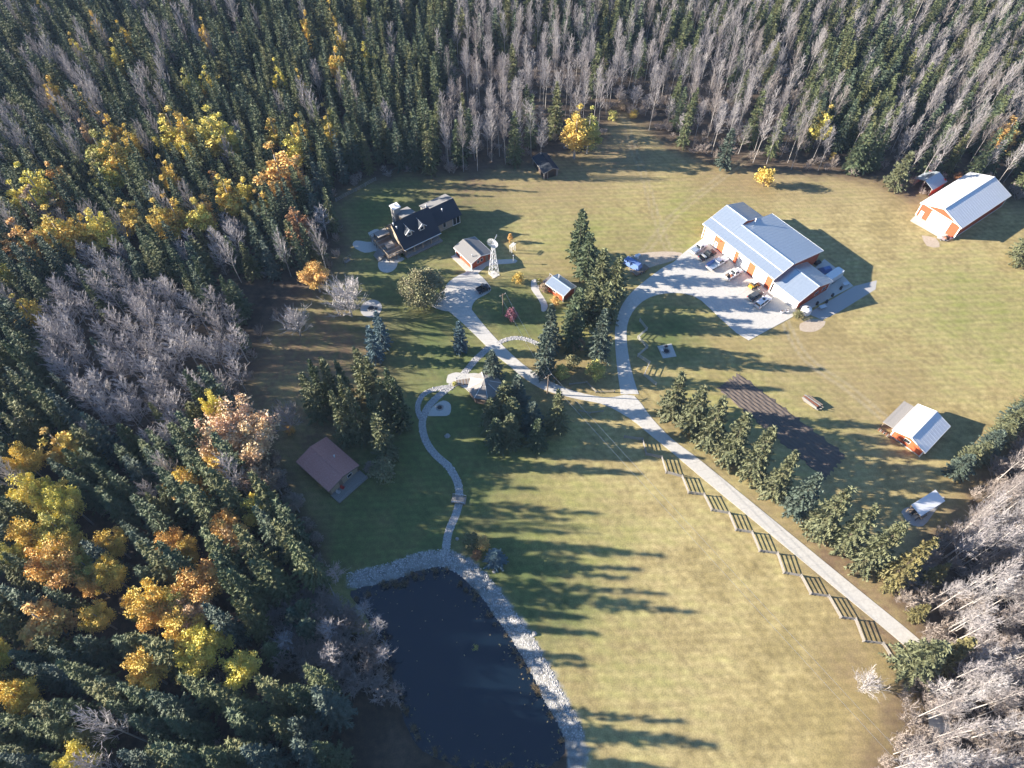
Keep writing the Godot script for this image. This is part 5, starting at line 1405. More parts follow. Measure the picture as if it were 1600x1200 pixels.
# trunk and bare limbs; thin forks carry fans of twigs
func bare_limbs(seed_no: int, H: float, R: float, first: float, limbs: int, lift: float, twig := 0.035, trunk_r := 0.13) -> Array:
	var r := RandomNumberGenerator.new(); r.seed = seed_no
	var tr := MB.new(); var mb := MB.new()
	var lean := Vector3(r.randf_range(-0.04, 0.04), 1, r.randf_range(-0.04, 0.04))
	var mid := Vector3(lean.x * H * 0.5 + r.randf_range(-0.2, 0.2), H * 0.5, lean.z * H * 0.5 + r.randf_range(-0.2, 0.2))
	var top := Vector3(lean.x * H, H, lean.z * H)
	tr.bar(Vector3(0, -0.3, 0), mid, trunk_r, trunk_r * 0.7, 6, false); tr.bar(mid, top, trunk_r * 0.7, 0.025, 5, false)
	var on := func(y: float) -> Vector3: return (Vector3.ZERO.lerp(mid, y / (H * 0.5)) if y < H * 0.5 else mid.lerp(top, (y - H * 0.5) / (H * 0.5)))
	for i in limbs:
		var t := lerpf(first, 0.97, pow((i + r.randf()) / limbs, 0.9))
		var a := i * 2.4 + r.randf_range(-0.5, 0.5)
		var len := R * (0.35 + 0.9 * (1.0 - t)) * r.randf_range(0.8, 1.25)
		var d := Vector3(cos(a), lift * r.randf_range(0.8, 1.25), sin(a)).normalized()
		var p0: Vector3 = on.call(t * H)
		var p1 := p0 + d * len * 0.55; var d2 := (d + Vector3(0, 0.35, 0)).normalized(); var p2 := p1 + d2 * len * 0.6
		mb.bar(p0, p1, trunk_r * 0.34, trunk_r * 0.2, 3, false); mb.bar(p1, p2, trunk_r * 0.2, 0.012, 3, false)
		for k in 13:
			var q := 0.2 + 0.8 * (k + r.randf()) / 13.0
			var b := p0.lerp(p1, q / 0.5) if q < 0.5 else p1.lerp(p2, (q - 0.5) / 0.5)
			var e := (d2 + Vector3(r.randfn(), r.randfn() * 0.6 + 0.3, r.randfn()) * 0.6).normalized()
			var l := len * r.randf_range(0.25, 0.5)
			var m := b + e * l
			mb.bar(b, m, twig, twig * 0.5, 3, false)
			for f in 3:
				var e2 := (e + Vector3(r.randfn(), r.randfn() * 0.5 + 0.25, r.randfn()) * 0.55).normalized()
				var b2 := b.lerp(m, 0.35 + 0.25 * f)
				var z := e2.cross(Vector3(r.randfn(), r.randfn(), r.randfn())).normalized() * twig * 0.6
				var m2 := b2 + e2 * l * r.randf_range(0.45, 0.75)
				mb.tri(b2 - z, b2 + z, m2)
	return [tr.mesh(), mb.mesh()]

var kinds := {}        # name -> list of [trunk, crown, height, radius]
var counts := {}
const TENS := ["", "", "twenty", "thirty", "forty", "fifty", "sixty", "seventy", "eighty", "ninety"]
const UNITS := ["", "first", "second", "third", "fourth", "fifth", "sixth", "seventh", "eighth", "ninth", "tenth", "eleventh", "twelfth", "thirteenth", "fourteenth", "fifteenth", "sixteenth", "seventeenth", "eighteenth", "nineteenth"]

func nth(i: int) -> String:                            # 0: nearest, 1: second nearest ...
	if i == 0: return "nearest"
	var k := i + 1
	if k < 20: return UNITS[k] + " nearest"
	if k % 10 == 0: return TENS[k / 10].trim_suffix("y") + "ieth nearest"
	return TENS[k / 10] + "-" + UNITS[k % 10] + " nearest"


func tree(kind: String, called: String, label: String, category: String, group: String, p: Vector2, h: float, w: float, crown_mat: Material, trunk_mat: Material, crown_name := "crown") -> Node3D:
	var list: Array = kinds[kind]
	var k: Array = list[counts.get(kind, 0) % list.size()]
	counts[kind] = counts.get(kind, 0) + 1
	var o := thing(called, label, category, v3(p, ground_height(p)), rng.randf() * TAU, group)
	o.scale = Vector3(w / k[3], h / k[2], w / k[3])
	put("trunk", k[0], trunk_mat, o)
	put(crown_name, k[1], crown_mat, o)
	return o

func place(kind: String, p: Vector2, h: float, w: float) -> Transform3D:
	var k: Array = kinds[kind][0]
	return Transform3D(Basis(Vector3.UP, rng.randf() * TAU).scaled(Vector3(w / k[3], h / k[2], w / k[3])), v3(p, ground_height(p)))

func in_view(p: Vector2, h: float) -> bool:             # does the tree show from the drone?
	var d := -p.y * 0.5878 + (130.0 - h) * 0.8090
	var up := -p.y * 0.8090 - (130.0 - h) * 0.5878
	return absf(p.x / d) < 0.755 and absf(up / d) < 0.57

func trees():
	for i in 6: kinds.get_or_add("spruce", []).append([trunk_mesh(9, 0.16, 0.06), spruce_crown(100 + i, 12.0, 2.0 + 0.12 * (i % 3), 0.55, 1.0, 0.74), 12.0, 2.1])
	for i in 5: kinds.get_or_add("broad_spruce", []).append([trunk_mesh(7, 0.2, 0.07), spruce_crown(200 + i, 9.5, 2.9, 0.47, 1.5, 0.66), 9.5, 2.9])
	for i in 4: kinds.get_or_add("aspen", []).append([trunk_mesh(9, 0.14, 0.05), tufted(300 + i, 12.0, 2.0, 1.75, 13, 5, 75, 0.135, 0.3), 12.0, 2.0])
	for i in 4: kinds.get_or_add("poplar", []).append([trunk_mesh(8, 0.18, 0.06), tufted(340 + i, 11.0, 3.0, 2.9, 12, 6, 90, 0.14), 11.0, 3.0])
	kinds.willow = [[trunk_mesh(4, 0.45, 0.2), leaf_crown(380, 9.0, 1.2, 4.6, 200, 70, 0.17, false, 1.0), 9.0, 5.2]]
	for i in 4: kinds.get_or_add("bush", []).append([trunk_mesh(1.2, 0.08, 0.04), leaf_crown(400 + i, 3.0, 0.4, 1.2, 26, 60, 0.12, false, 0.55), 3.0, 1.6])
	for i in 5:
		var b := bare_limbs(500 + i, 11.0, 2.9, 0.3, 26, 0.9)
		kinds.get_or_add("bare", []).append([b[0], b[1], 11.0, 2.9])
	for i in 5:
		var b := bare_limbs(540 + i, 14.0, 2.5, 0.4, 26, 1.5, 0.019, 0.085)
		kinds.get_or_add("birch", []).append([b[0], b[1], 14.0, 2.3])
	for i in 2:
		var b := bare_limbs(580 + i, 7.5, 4.4, 0.12, 44, 0.75, 0.045, 0.2)
		kinds.get_or_add("spreading", []).append([b[0], b[1], 7.5, 4.4])
	for i in 3:
		var b := bare_limbs(600 + i, 2.6, 1.5, 0.05, 14, 1.0, 0.03, 0.05)
		kinds.get_or_add("brush", []).append([b[0], b[1], 2.6, 1.5])
	var green := [leafy(lin(0.120, 0.142, 0.058), 0.5), leafy(lin(0.098, 0.128, 0.062), 0.5), leafy(lin(0.138, 0.146, 0.056), 0.5), leafy(lin(0.084, 0.116, 0.070), 0.5)]
	var pale_green := [leafy(lin(0.150, 0.165, 0.078), 0.1), leafy(lin(0.115, 0.130, 0.052), 0.1), leafy(lin(0.095, 0.120, 0.060), 0.1)]
	var blue := leafy(lin(0.10, 0.165, 0.185), 0.1)
	var leaf := {"lemon": leafy(lin(0.72, 0.62, 0.15), 0.5), "gold": leafy(lin(0.72, 0.54, 0.13), 0.5), "orange": leafy(lin(0.72, 0.47, 0.15), 0.5), "amber": leafy(lin(0.68, 0.44, 0.15), 0.5), "peach": leafy(lin(0.70, 0.51, 0.31), 0.5), "lime": leafy(lin(0.46, 0.43, 0.12)), "rust": leafy(lin(0.42, 0.21, 0.09)), "olive": leafy(lin(0.20, 0.19, 0.085)), "tan": leafy(lin(0.34, 0.25, 0.16)), "plum": leafy(lin(0.27, 0.10, 0.13)), "grey": leafy(lin(0.30, 0.25, 0.20)), "willow": leafy(lin(0.255, 0.245, 0.125))}
	var twigs := [leafy(lin(0.40, 0.37, 0.365), 0.0), leafy(lin(0.34, 0.31, 0.30), 0.0), leafy(lin(0.45, 0.42, 0.41), 0.0)]
	var brush_mat := leafy(lin(0.32, 0.27, 0.235), 0.0)
	var taken: Array[Vector2] = []
	var marks := []                                        # [place, short name]: what the unnamed trees are counted from

	# --- autumn-coloured trees of the forest, one by one -------------------------------------------------
	var coloured := [
		[[-98.17, -177.43, 21.7], 2.6, "lemon", "tallest lemon-yellow aspen of the top left cluster", ""], [[-94.17, -176.81, 20.15], 2.4, "gold", "golden aspen between two lemon-yellow ones in the top cluster", ""],
		[[-86.3, -176.18, 21.7], 2.6, "lemon", "lemon aspen at the right end of the top cluster", ""], [[-82.77, -176.16, 18.6], 2.0, "lemon", "narrow lemon aspen against the dark spruces, farthest right of the top cluster", ""],
		[[-90.35, -174.86, 17.05], 1.9, "lime", "greenish-yellow aspen under the top golden cluster", ""], [[-115.82, -167.68, 20.15], 2.4, "lime", "yellow-green aspen, left one of the close upper pair", ""],
		[[-111.08, -166.5, 20.15], 2.2, "gold", "golden aspen, right one of the close upper pair", ""], [[-111.09, -175.71, 15.5], 1.6, "gold", "small golden aspen right of the close upper pair", ""],
		[[-114.52, -161.25, 17.05], 1.8, "lime", "dull yellow-green aspen below the close upper pair", ""], [[-112.09, -161.36, 13.95], 1.4, "lemon", "thin lemon aspen leaning below the close upper pair", ""],
		[[-95.49, -159.83, 17.05], 1.3, "gold", "thin golden spire alone among dark spruces", ""], [[-126.76, -150.58, 21.7], 2.3, "lemon", "lemon aspen near the left edge, upper one", ""],
		[[-125.82, -146.41, 18.6], 2.2, "tan", "faded yellow aspen below the upper left-edge aspen", ""], [[-127.79, -162.21, 13.95], 1.6, "orange", "small orange aspen in the dark upper left wood", ""],
		[[-131.82, -148.71, 17.05], 1.8, "lemon", "yellow aspen cut by the left edge, high up", ""], [[-115.73, -135.26, 20.15], 2.5, "gold", "bright gold aspen standing clear of the left spruces", ""],
		[[-123.67, -132.4, 18.6], 2.6, "orange", "orange-gold aspen at the left edge under the bright gold one", ""], [[-105.19, -136.7, 20.15], 1.9, "lemon", "slim lemon aspen midway between two gold ones", ""],
		[[-101.01, -143.49, 15.5], 2.0, "gold", "gold aspen cut off below by spruce tops", ""], [[-91.9, -141.05, 17.05], 2.1, "gold", "golden aspen, left one of the leaning pair", ""],
		[[-88.65, -143.1, 18.6], 1.6, "gold", "tall narrow golden aspen, right one of the leaning pair", ""], [[-82.09, -142.3, 17.05], 1.9, "lemon", "yellow aspen behind the round orange crown", ""],
		[[-81.75, -146.46, 13.95], 1.9, "orange", "round orange aspen crown above the grey thicket", ""], [[-75.92, -149.54, 18.6], 2.1, "gold", "gold aspen in the mid upper wood, left of the orange larch", ""],
		[[-82.91, -159.81, 12.4], 1.3, "amber", "small amber aspen beside the mid upper gold one", ""], [[-73.51, -154.68, 13.95], 1.5, "lemon", "small yellow aspen below the orange larch", ""],
		[[-123.01, -151.98, 10.85], 1.2, "orange", "tiny orange crown between left-hand spruces", ""], [[-127.03, -182.71, 12.4], 1.3, "peach", "small peach crown on top of the yellow-green aspen", ""],
		[[-70.53, -181.06, 15.5], 1.7, "gold", "small gold aspen left of the top bright one", ""], [[-62.3, -172.16, 18.6], 2.2, "lemon", "bright yellow aspen left of the tall spruce wall", ""],
		[[-63.08, -156.75, 23.25], 3.2, "orange", "big orange-gold larch towering over the spruces", ""], [[-55.82, -139.99, 15.5], 2.2, "rust", "rust-topped tree left of the bare tree by the house", ""],
		[[-91.76, -72.57, 17.04], 2.0, "gold", "gold aspen at the lower rim of the grey thicket", ""], [[-96.71, -68.24, 17.04], 2.2, "gold", "gold poplar at the left edge below the grey thicket", "p"],
		[[-57.07, -77.16, 18.46], 3.9, "peach", "great peach poplar, top of the big pale clump", "p"], [[-52.14, -73.71, 18.46], 4.0, "peach", "great peach poplar, right one of the big pale clump", "p"], [[-58.97, -72.86, 17.04], 3.5, "peach", "peach poplar, left one of the big pale clump", "p"], [[-54.64, -72, 15.62], 3.7, "peach", "peach poplar, lowest of the big pale clump", "p"],
		[[-58.66, -68.2, 12.78], 2.4, "gold", "round gold poplar just under the peach clump", "p"], [[-63.83, -64.05, 15.62], 2.6, "gold", "gold poplar left of the round one under the peach clump", "p"],
		[[-61.53, -62.51, 14.2], 2.6, "orange", "orange poplar touching the gold one under the peach clump", "p"], [[-49.8, -64.87, 15.62], 2.6, "tan", "tan poplar between the peach clump and the red-roofed cabin", "p"],
		[[-91.86, -60.87, 18.46], 2.5, "lemon", "lemon poplar, topmost on the lower left edge", "p"], [[-89.07, -60.05, 17.04], 2.3, "lemon", "lemon poplar, second on the lower left edge", "p"], [[-84.65, -59.27, 17.04], 2.3, "lemon", "lemon poplar with a forked crown on the lower left", "p"],
		[[-85.31, -54.6, 15.62], 2.6, "lime", "lime-yellow round poplar in the lower left cluster", "p"], [[-89.13, -52.73, 15.62], 2.6, "gold", "deep gold poplar at the left edge of the lower cluster", "p"], [[-82.6, -50.66, 15.62], 2.5, "gold", "gold poplar in the middle of the lower left cluster", "p"],
		[[-82.15, -46.5, 17.04], 3.0, "orange", "largest orange-gold poplar of the lower left cluster", "p"], [[-78.46, -47.78, 12.78], 2.2, "lime", "olive-yellow poplar right of the lower left cluster", "p"],
		[[-74.88, -52.16, 12.78], 1.9, "gold", "small gold poplar alone among green spruce tops", "p"], [[-73.2, -46.15, 14.2], 2.2, "gold", "gold poplar above a small orange one", "p"], [[-76.56, -44.68, 11.36], 1.6, "orange", "small orange poplar below the gold one", "p"],
		[[-63.31, -51.53, 14.2], 2.1, "orange", "spreading orange poplar, left half of a pair by a dead top", "p"], [[-60.18, -50.68, 12.78], 1.7, "gold", "gold poplar, right half of a pair by a dead top", "p"],
		[[-53.45, -53.97, 15.62], 2.7, "amber", "amber poplar standing apart near the pond wood", "p"], [[-52.24, -52.16, 12.78], 2.3, "peach", "peach-brown poplar crown under the lone amber one", "p"],
		[[-55.82, -43.87, 15.62], 2.9, "amber", "rounded amber poplar at the edge of the dark hollow", "p"], [[-63.97, -40.31, 15.62], 2.7, "gold", "wide gold poplar in the lower wood, topmost of its string", "p"], [[-62.99, -39.09, 12.78], 2.2, "orange", "orange-gold poplar hanging on the wide gold one", "p"],
		[[-59.72, -41.31, 12.78], 1.9, "lime", "pale lime poplar beside the wide gold one", "p"], [[-56.36, -38.77, 12.78], 2.4, "peach", "pinkish peach poplar in the lower wood", "p"], [[-57.11, -35.85, 14.2], 2.5, "gold", "gold poplar under the pinkish peach one", "p"],
		[[-51.54, -34.07, 14.2], 2.3, "lemon", "lemon poplar right of the lowest gold string", "p"], [[-53.46, -31.53, 14.2], 2.6, "lemon", "lemon poplar at the lower end of the gold string", "p"], [[-73, -38.44, 12.78], 1.9, "gold", "gold poplar in the low left spruces", "p"],
		[[-81.62, -37.51, 15.62], 2.3, "orange", "orange aspen leaning at the lower left corner", ""], [[-60.96, -29.04, 14.2], 2.6, "gold", "gold poplar near the bottom of the wood", "p"], [[-45.54, -29.9, 12.78], 2.4, "lemon", "lemon poplar at the bottom beside the pond wood", "p"], [[-67.47, -39.61, 8.52], 1.0, "lemon", "tiny yellow crown in the low dark spruces", "p"],
		[[18.87, -179.33, 20.15], 2.3, "gold", "yellow aspen among bare trunks at the top of the meadow", ""], [[22.92, -181.8, 17.05], 1.9, "lime", "dull yellow aspen right of the bright one at the meadow top", ""], [[92.95, -184.39, 17.05], 1.7, "lemon", "yellow aspen poking from the spruce clump at top right", ""], [[146.48, -180.42, 15.5], 2.2, "orange", "orange tree cut by the right edge at the top", ""],
	]
	for c in coloured:
		var p := Vector2(c[0][0], c[0][1])
		taken.append(p)
		marks.append([p, c[3]])
		var pop: bool = c[4] == "p"
		tree("poplar" if pop else "aspen", "poplar_tree" if pop else "aspen_tree", c[3], "poplar" if pop else "aspen", "autumn trees in the wood", p, c[0][2], c[1] * (1.6 if pop else 2.2), leaf[c[2]], M.pale_bark)

	# --- trees of the yard -------------------------------------------------------------------------------
	var yard := [   # base and top, width, tone, label
		[[17.63, -135.93, 16.44], 3.0, 0, "tallest dark spruce, at the top of the belt left of the shop drive"], [[19.27, -129.25, 15.32], 3.0, 0, "dark spruce just under the tallest one in the belt"], [[21.96, -122.4, 16.24], 2.9, 1, "bright green spruce right of the little metal-roofed shed"], [[25.57, -120.62, 15.05], 2.9, 1, "olive spruce against the blue-covered camper"],
		[[19.26, -116.28, 13.05], 3.0, 1, "spruce in the middle of the belt, below the shed"], [[22.55, -113.1, 14.17], 3.1, 1, "spruce by the inner edge of the drive's bend"], [[15.88, -113.1, 12.48], 2.8, 0, "spruce hiding behind the orange shrub by the shed"], [[14.41, -105.94, 14.14], 3.0, 0, "dark spruce in the shaded heart of the belt"],
		[[20.5, -102.39, 16.78], 2.7, 2, "grey-green spruce leaning over the drive, lower in the belt"], [[8.95, -104.75, 16.07], 2.5, 2, "upper blue-grey spruce on the belt's left side"], [[7.64, -96.67, 17.42], 2.5, 2, "lower blue-grey spruce on the belt's left side"],
		[[-4.48, -95.56, 11.18], 2.3, 2, "single conical spruce above the gazebo"], [[-1.74, -87.29, 10.32], 2.4, 1, "spruce touching the gazebo's right side"], [[-4.55, -82.5, 11.45], 2.2, 1, "spruce just below the gazebo roof"], [[1.16, -88.17, 11.44], 2.6, 2, "spruce at the top of the clump under the driveway"], [[0, -82.5, 11.45], 2.6, 1, "spruce in the middle of the clump under the driveway"], [[4.25, -81.83, 11.01], 2.6, 2, "spruce on the right of the clump under the driveway"],
		[[-0.28, -78.21, 11.65], 2.5, 1, "lowest spruce of the clump under the driveway"], [[5.29, -77.23, 11.47], 2.0, 0, "dark ragged spruce at the clump's lower right"], [[9.64, -81.83, 15.15], 2.4, 1, "pointed spruce by the driveway right of the clump"], [[-3.35, -77.56, 10.97], 2.3, 0, "spruce at the clump's lower left"],
		[[-32.9, -91.18, 17.9], 2.3, 1, "tall spruce at the top of the grove above the red-roofed cabin"], [[-30.27, -88.69, 17.6], 2.2, 1, "spruce right of the grove's tallest"], [[-39.08, -87.29, 19.17], 2.0, 1, "spruce with a pale tip, upper left of the grove"], [[-41.69, -87.29, 18.11], 1.9, 0, "spruce beside the pale-tipped one, to its left"], [[-43, -84.71, 17.4], 2.4, 1, "leftmost spruce of the grove"],
		[[-36.19, -87.29, 18.32], 1.9, 0, "spruce in the dark middle of the grove"], [[-34.75, -83.01, 18.81], 1.9, 1, "second spruce in the grove's middle, lower down"], [[-32.24, -78.86, 20.19], 2.0, 1, "tall narrow spruce in the lower grove"], [[-35.56, -78.53, 20], 2.0, 1, "spruce left of the tall narrow one"], [[-25.52, -84.71, 18.48], 2.1, 0, "spruce at the grove's right corner"], [[-27.06, -83.01, 18.16], 2.2, 1, "sunlit spruce in the right part of the grove"], [[-23.88, -82.5, 18.41], 2.0, 0, "dark spruce on the grove's right edge"], [[-26.89, -74.68, 17.22], 2.4, 1, "spruce at the foot of the grove over the yellow-topped willow"], [[-28.45, -78.86, 18.45], 2.0, 0, "spruce half hidden in the lower right of the grove"],
		[[-30.91, -105.34, 12.87], 1.9, 3, "blue spruce nearest the circular fire pit terrace"], [[-32.34, -101.62, 12.54], 1.9, 3, "blue spruce in front of the other by the fire pit terrace"], [[-12.32, -104.35, 10.72], 1.75, 3, "lone blue spruce beside the house driveway"], [[-3.2, -51.2, 6.0], 1.9, 3, "blue spruce at the stony bank of the pond"],
		[[35.42, -85.91, 15.59], 2.9, 4, "first spruce of the roadside row, by the zigzag fence"], [[38.99, -81.83, 16.49], 2.9, 4, "second spruce of the roadside row, counted from the shop"], [[42.28, -78.53, 17.6], 3.0, 4, "third spruce of the roadside row, beside the garden's end"], [[46, -74.36, 17.92], 3.1, 4, "fourth spruce of the roadside row"], [[49.94, -70.63, 18.7], 2.9, 4, "fifth spruce of the roadside row"], [[53.7, -66.12, 17.3], 2.7, 4, "sixth spruce of the roadside row"], [[57.39, -62.06, 16.03], 2.8, 2, "bluish seventh spruce of the roadside row"], [[60.83, -57.57, 19.29], 2.9, 4, "eighth spruce of the roadside row"], [[64.68, -54.32, 18.53], 2.7, 4, "ninth spruce of the roadside row"], [[67.9, -50.63, 19.66], 2.9, 4, "tenth spruce of the roadside row"], [[72.05, -47.56, 19.99], 2.6, 5, "yellowish last spruce of the roadside row, by the birches"],
		[[63.09, -174.81, 13.44], 2.4, 2, "pale spruce at the meadow's upper edge before bare trees"], [[111.72, -165.82, 12.2], 2.9, 4, "pale green spruce left of the open storage shed"], [[134.83, -134.96, 13.81], 3.2, 4, "broad spruce at the right edge below the pole barn"], [[69.99, -31.4, 15.39], 3.4, 4, "broad green spruce over the end of the driveway"], [[74.57, -32.06, 15.91], 2.4, 5, "olive spruce beside the broad one at the driveway's end"],
		[[74.6, -40.6, 6.9], 1.4, 5, "small bushy spruce on the litter verge under the birches"], [[78.89, -47.06, 10.4], 1.6, 5, "young yellowish spruce sticking out of the bare birches"],
	]
	var tone := [green[1], pale_green[0], leafy(lin(0.088, 0.118, 0.088), 0.1), blue, leafy(lin(0.142, 0.152, 0.076), 0.1), leafy(lin(0.175, 0.155, 0.06), 0.1)]
	for c in yard:
		var p := Vector2(c[0][0], c[0][1])
		taken.append(p)
		tree("broad_spruce", "spruce_tree", c[3], "spruce", "spruces of the yard", p, c[0][2], c[1] * 1.28, tone[c[2]], M.bark)
	# the pine hedge on the right
	var hedge := smooth([Vector2(93.9, -70.63), Vector2(97.82, -73.73), Vector2(102.25, -76.91), Vector2(107.35, -80.83), Vector2(112.53, -84.71), Vector2(117.85, -87.99), Vector2(123.21, -90.82)])
	var hp := even(hedge, 10)
	for i in hp.size():
		taken.append(hp[i])
		var hl := "pine in the hedge right of the red cabin, %s of the row" % ["first and lowest", "second from the bottom", "third from the bottom", "fourth from the bottom", "fifth from the bottom", "sixth from the bottom", "seventh from the bottom", "eighth from the bottom", "ninth from the bottom", "tenth from the bottom", "topmost"][i]
		tree("broad_spruce", "pine_tree", hl, "pine", "pines of the right-hand hedge", hp[i] + Vector2(rng.randf_range(-0.6, 0.6), rng.randf_range(-0.6, 0.6)), rng.randf_range(7.0, 9.0), 3.0, tone[4 if i % 3 else 2], M.bark)
	# single leafy trees and shrubs
	var single := [
		["willow", "willow_tree", [Vector2(-22.09, -119.74), 10.2, 6.5], "willow", "big round olive willow over the driveway before the log house", "willow"],
		["poplar", "maple_tree", [Vector2(-49.37, -123.74), 10.5, 4.4], "orange", "bright orange fan-shaped maple at the lawn's edge left of the house", "maple"],
		["bush", "golden_bush", [Vector2(73.54, -166.11), 5.8, 3.3], "gold", "golden bush standing alone on the upper meadow", "bush"],
		["bush", "shrub", [Vector2(1.5, -126.93), 3.0, 1.9], "gold", "yellow-orange round shrub right of the windmill", "shrub"],
		["bush", "shrub", [Vector2(-0.52, -142.39), 2.6, 0.9], "amber", "small orange sapling at the tip of the house's shadow", "shrub"],
		["bush", "shrub", [Vector2(-0.16, -114.57), 3.2, 2.0], "plum", "plum-purple shrub beside the bare utility pole", "shrub"],
		["bush", "shrub", [Vector2(8.07, -123.97), 2.2, 1.6], "tan", "brown shrub between the shed path and the little shed", "shrub"],
		["bush", "shrub", [Vector2(11.04, -119.52), 2.6, 1.5], "orange", "fiery orange shrub at the little shed's front corner", "shrub"],
		["bush", "shrub", [Vector2(6.98, -126.7), 1.5, 1.1], "lime", "pale yellow shrub at the head of the shed path", "shrub"],
		["bush", "shrub", [Vector2(19.18, -96.67), 4.6, 2.9], "lime", "round yellow-green shrub at the foot of the spruce belt", "shrub"],
		["bush", "shrub", [Vector2(14.06, -99.12), 3.8, 2.4], "olive", "olive shrub left of the round yellow-green one", "shrub"],
		["bush", "shrub", [Vector2(11.54, -96.67), 3.4, 2.4], "lime", "yellowish shrub low on the driveway island", "shrub"],
		["bush", "shrub", [Vector2(15.74, -104.94), 3.4, 2.0], "tan", "tan shrub in the gap of the spruce belt", "shrub"],
		["bush", "shrub", [Vector2(71.28, -115), 1.9, 1.7], "olive", "green shrub by the white tank at the shop corner", "shrub"],
		["bush", "shrub", [Vector2(-26.84, -70.33), 5.2, 3.6], "willow", "grey-green willow bush right of the red-roofed cabin", "willow"],
		["bush", "shrub", [Vector2(-27.58, -74.68), 3.6, 1.3], "gold", "small bright yellow top above the grey-green willow bush", "shrub"],
		["bush", "shrub", [Vector2(-29.65, -71.25), 3.6, 1.7], "grey", "grey leafless-looking shrub touching the red-roofed cabin's side", "shrub"],
		["bush", "shrub", [Vector2(-8.14, -55.12), 3.2, 2.1], "olive", "brown-olive shrub at the creek mouth, left one", "shrub"],
		["bush", "shrub", [Vector2(-5.72, -54.72), 2.8, 1.9], "amber", "rusty shrub at the creek mouth, right one", "shrub"],
		["bush", "shrub", [Vector2(-6.92, -52.46), 2.0, 1.4], "rust", "low dark red shrub by the pond's stony corner", "shrub"],
		["bush", "shrub", [Vector2(-48.79, -81.16), 2.2, 1.4], "orange", "small orange shrub under the leaning grey tree left of the cabin", "shrub"],
		["bush", "shrub", [Vector2(-5.53, -95.93), 1.4, 0.9], "lime", "little yellow shrub at the gazebo's upper right", "shrub"],
		["bush", "shrub", [Vector2(-13.21, -94.08), 1.2, 0.8], "lime", "yellow clump beside the round stone landing", "shrub"],
		["bush", "shrub", [Vector2(96.91, -178.23), 2.6, 1.2], "gold", "small yellow shrub at the foot of the top right spruces", "shrub"],
		["bush", "shrub", [Vector2(131.43, -169.36), 2.2, 1.6], "rust", "reddish shrub behind the white-roofed barn", "shrub"],
		["poplar", "poplar_tree", [Vector2(-47.97, -66.12), 9.0, 3.2], "grey", "faded grey-brown poplar left of the red-roofed cabin", "poplar"],
		["poplar", "poplar_tree", [Vector2(-43.5, -62.06), 8.0, 2.6], "grey", "faded brown poplar below the red-roofed cabin's left side", "poplar"],
		["poplar", "poplar_tree", [Vector2(-50, -70.94), 9.0, 3.0], "tan", "tan-grey poplar, upper one left of the red-roofed cabin", "poplar"],
		["bush", "shrub", [Vector2(-38.43, -55.12), 4.0, 1.7], "grey", "slim brown shrub on the lawn edge above the pond", "shrub"],
		["bush", "shrub", [Vector2(-40.56, -57.85), 5.0, 1.8], "grey", "tall brown shrub on the lawn edge, second above the pond", "shrub"],
		["bush", "shrub", [Vector2(32.27, -199.14), 3.0, 2.2], "lime", "yellow-green bush left of the track's mouth at the meadow top", "shrub"],
		["bush", "shrub", [Vector2(36.1, -204.85), 3.4, 2.6], "tan", "tan bush closing the track at the meadow top", "shrub"],
		["bush", "shrub", [Vector2(39.2, -200.55), 2.6, 1.8], "gold", "small yellow bush right of the track's mouth at the meadow top", "shrub"],
		["bush", "shrub", [Vector2(-6.76, -35.39), 1.5, 1.1], "lime", "yellow reeds bush at the pond's sunny right bank", "shrub"],
	]
	for c in single:
		taken.append(c[2][0])
		if c[0] != "bush" or c[2][1] > 2.4: marks.append([c[2][0], c[4]])
		tree(c[0], c[1], c[4], c[5], "", c[2][0], c[2][1], c[2][2], leaf[c[3]], M.bark if c[0] != "poplar" else M.pale_bark, "crown" if c[0] != "bush" else "foliage")
	var pinkish := leafy(lin(0.50, 0.38, 0.33), 0.0)
	var bare_single := [["spreading", [Vector2(-40.01, -115.42), 9.0, 5.4], 2, "big spreading white-twigged tree by the circular terrace"], ["spreading", [Vector2(-51.66, -108.96), 7.5, 3.6], 2, "white-twigged bare tree on brown litter left of the spreading one"], ["bare", [Vector2(-50.56, -143.92), 10.0, 3.6], 2, "tall bare tree at the wood's edge left of the log house"],
		["spreading", [Vector2(-48.49, -81.83), 7.0, 3.2], 1, "grey twiggy tree on litter between wood and spruce grove"], ["bare", [Vector2(-33.5, -47.56), 5.5, 2.6], 3, "pinkish bare shrub-tree catching sun above the pond"], ["bare", [Vector2(-26.93, -41.19), 6.0, 2.4], 1, "upper drowned bare tree at the pond's left shore"], ["bare", [Vector2(-24.56, -38.25), 6.0, 2.6], 1, "middle drowned bare tree at the pond's left shore"], ["bare", [Vector2(-23.06, -33.16), 6.0, 2.4], 1, "lower drowned bare tree at the pond's left shore"],
		["birch", [Vector2(120.17, -166.4), 11.0, 2.4], 2, "pale birch leaning behind the spruce left of the storage shed"], ["spreading", [Vector2(61.41, -28.29), 5.0, 2.4], 2, "white bare shrub low on the lawn left of the driveway's end"]]
	for c in bare_single:
		taken.append(c[1][0])
		marks.append([c[1][0], c[3]])
		tree(c[0], "bare_tree", c[3], "bare tree", "", c[1][0], c[1][1], c[1][2], pinkish if c[2] == 3 else twigs[c[2]], M.pale_bark, "limbs")
	# fallen white trunks on the pond's dark left bank
	var logs := [[Vector2(-36.7, -49.86), Vector2(-34.16, -45.44)], [Vector2(-34.16, -45.44), Vector2(-31.8, -41.79)], [Vector2(-37, -37.1), Vector2(-35.6, -35.73)], [Vector2(-35.47, -38.48), Vector2(-34.3, -37.1)], [Vector2(-31.65, -34.27), Vector2(-29.98, -31.51)], [Vector2(-19.17, -30.97), Vector2(-18.02, -34.83)]]
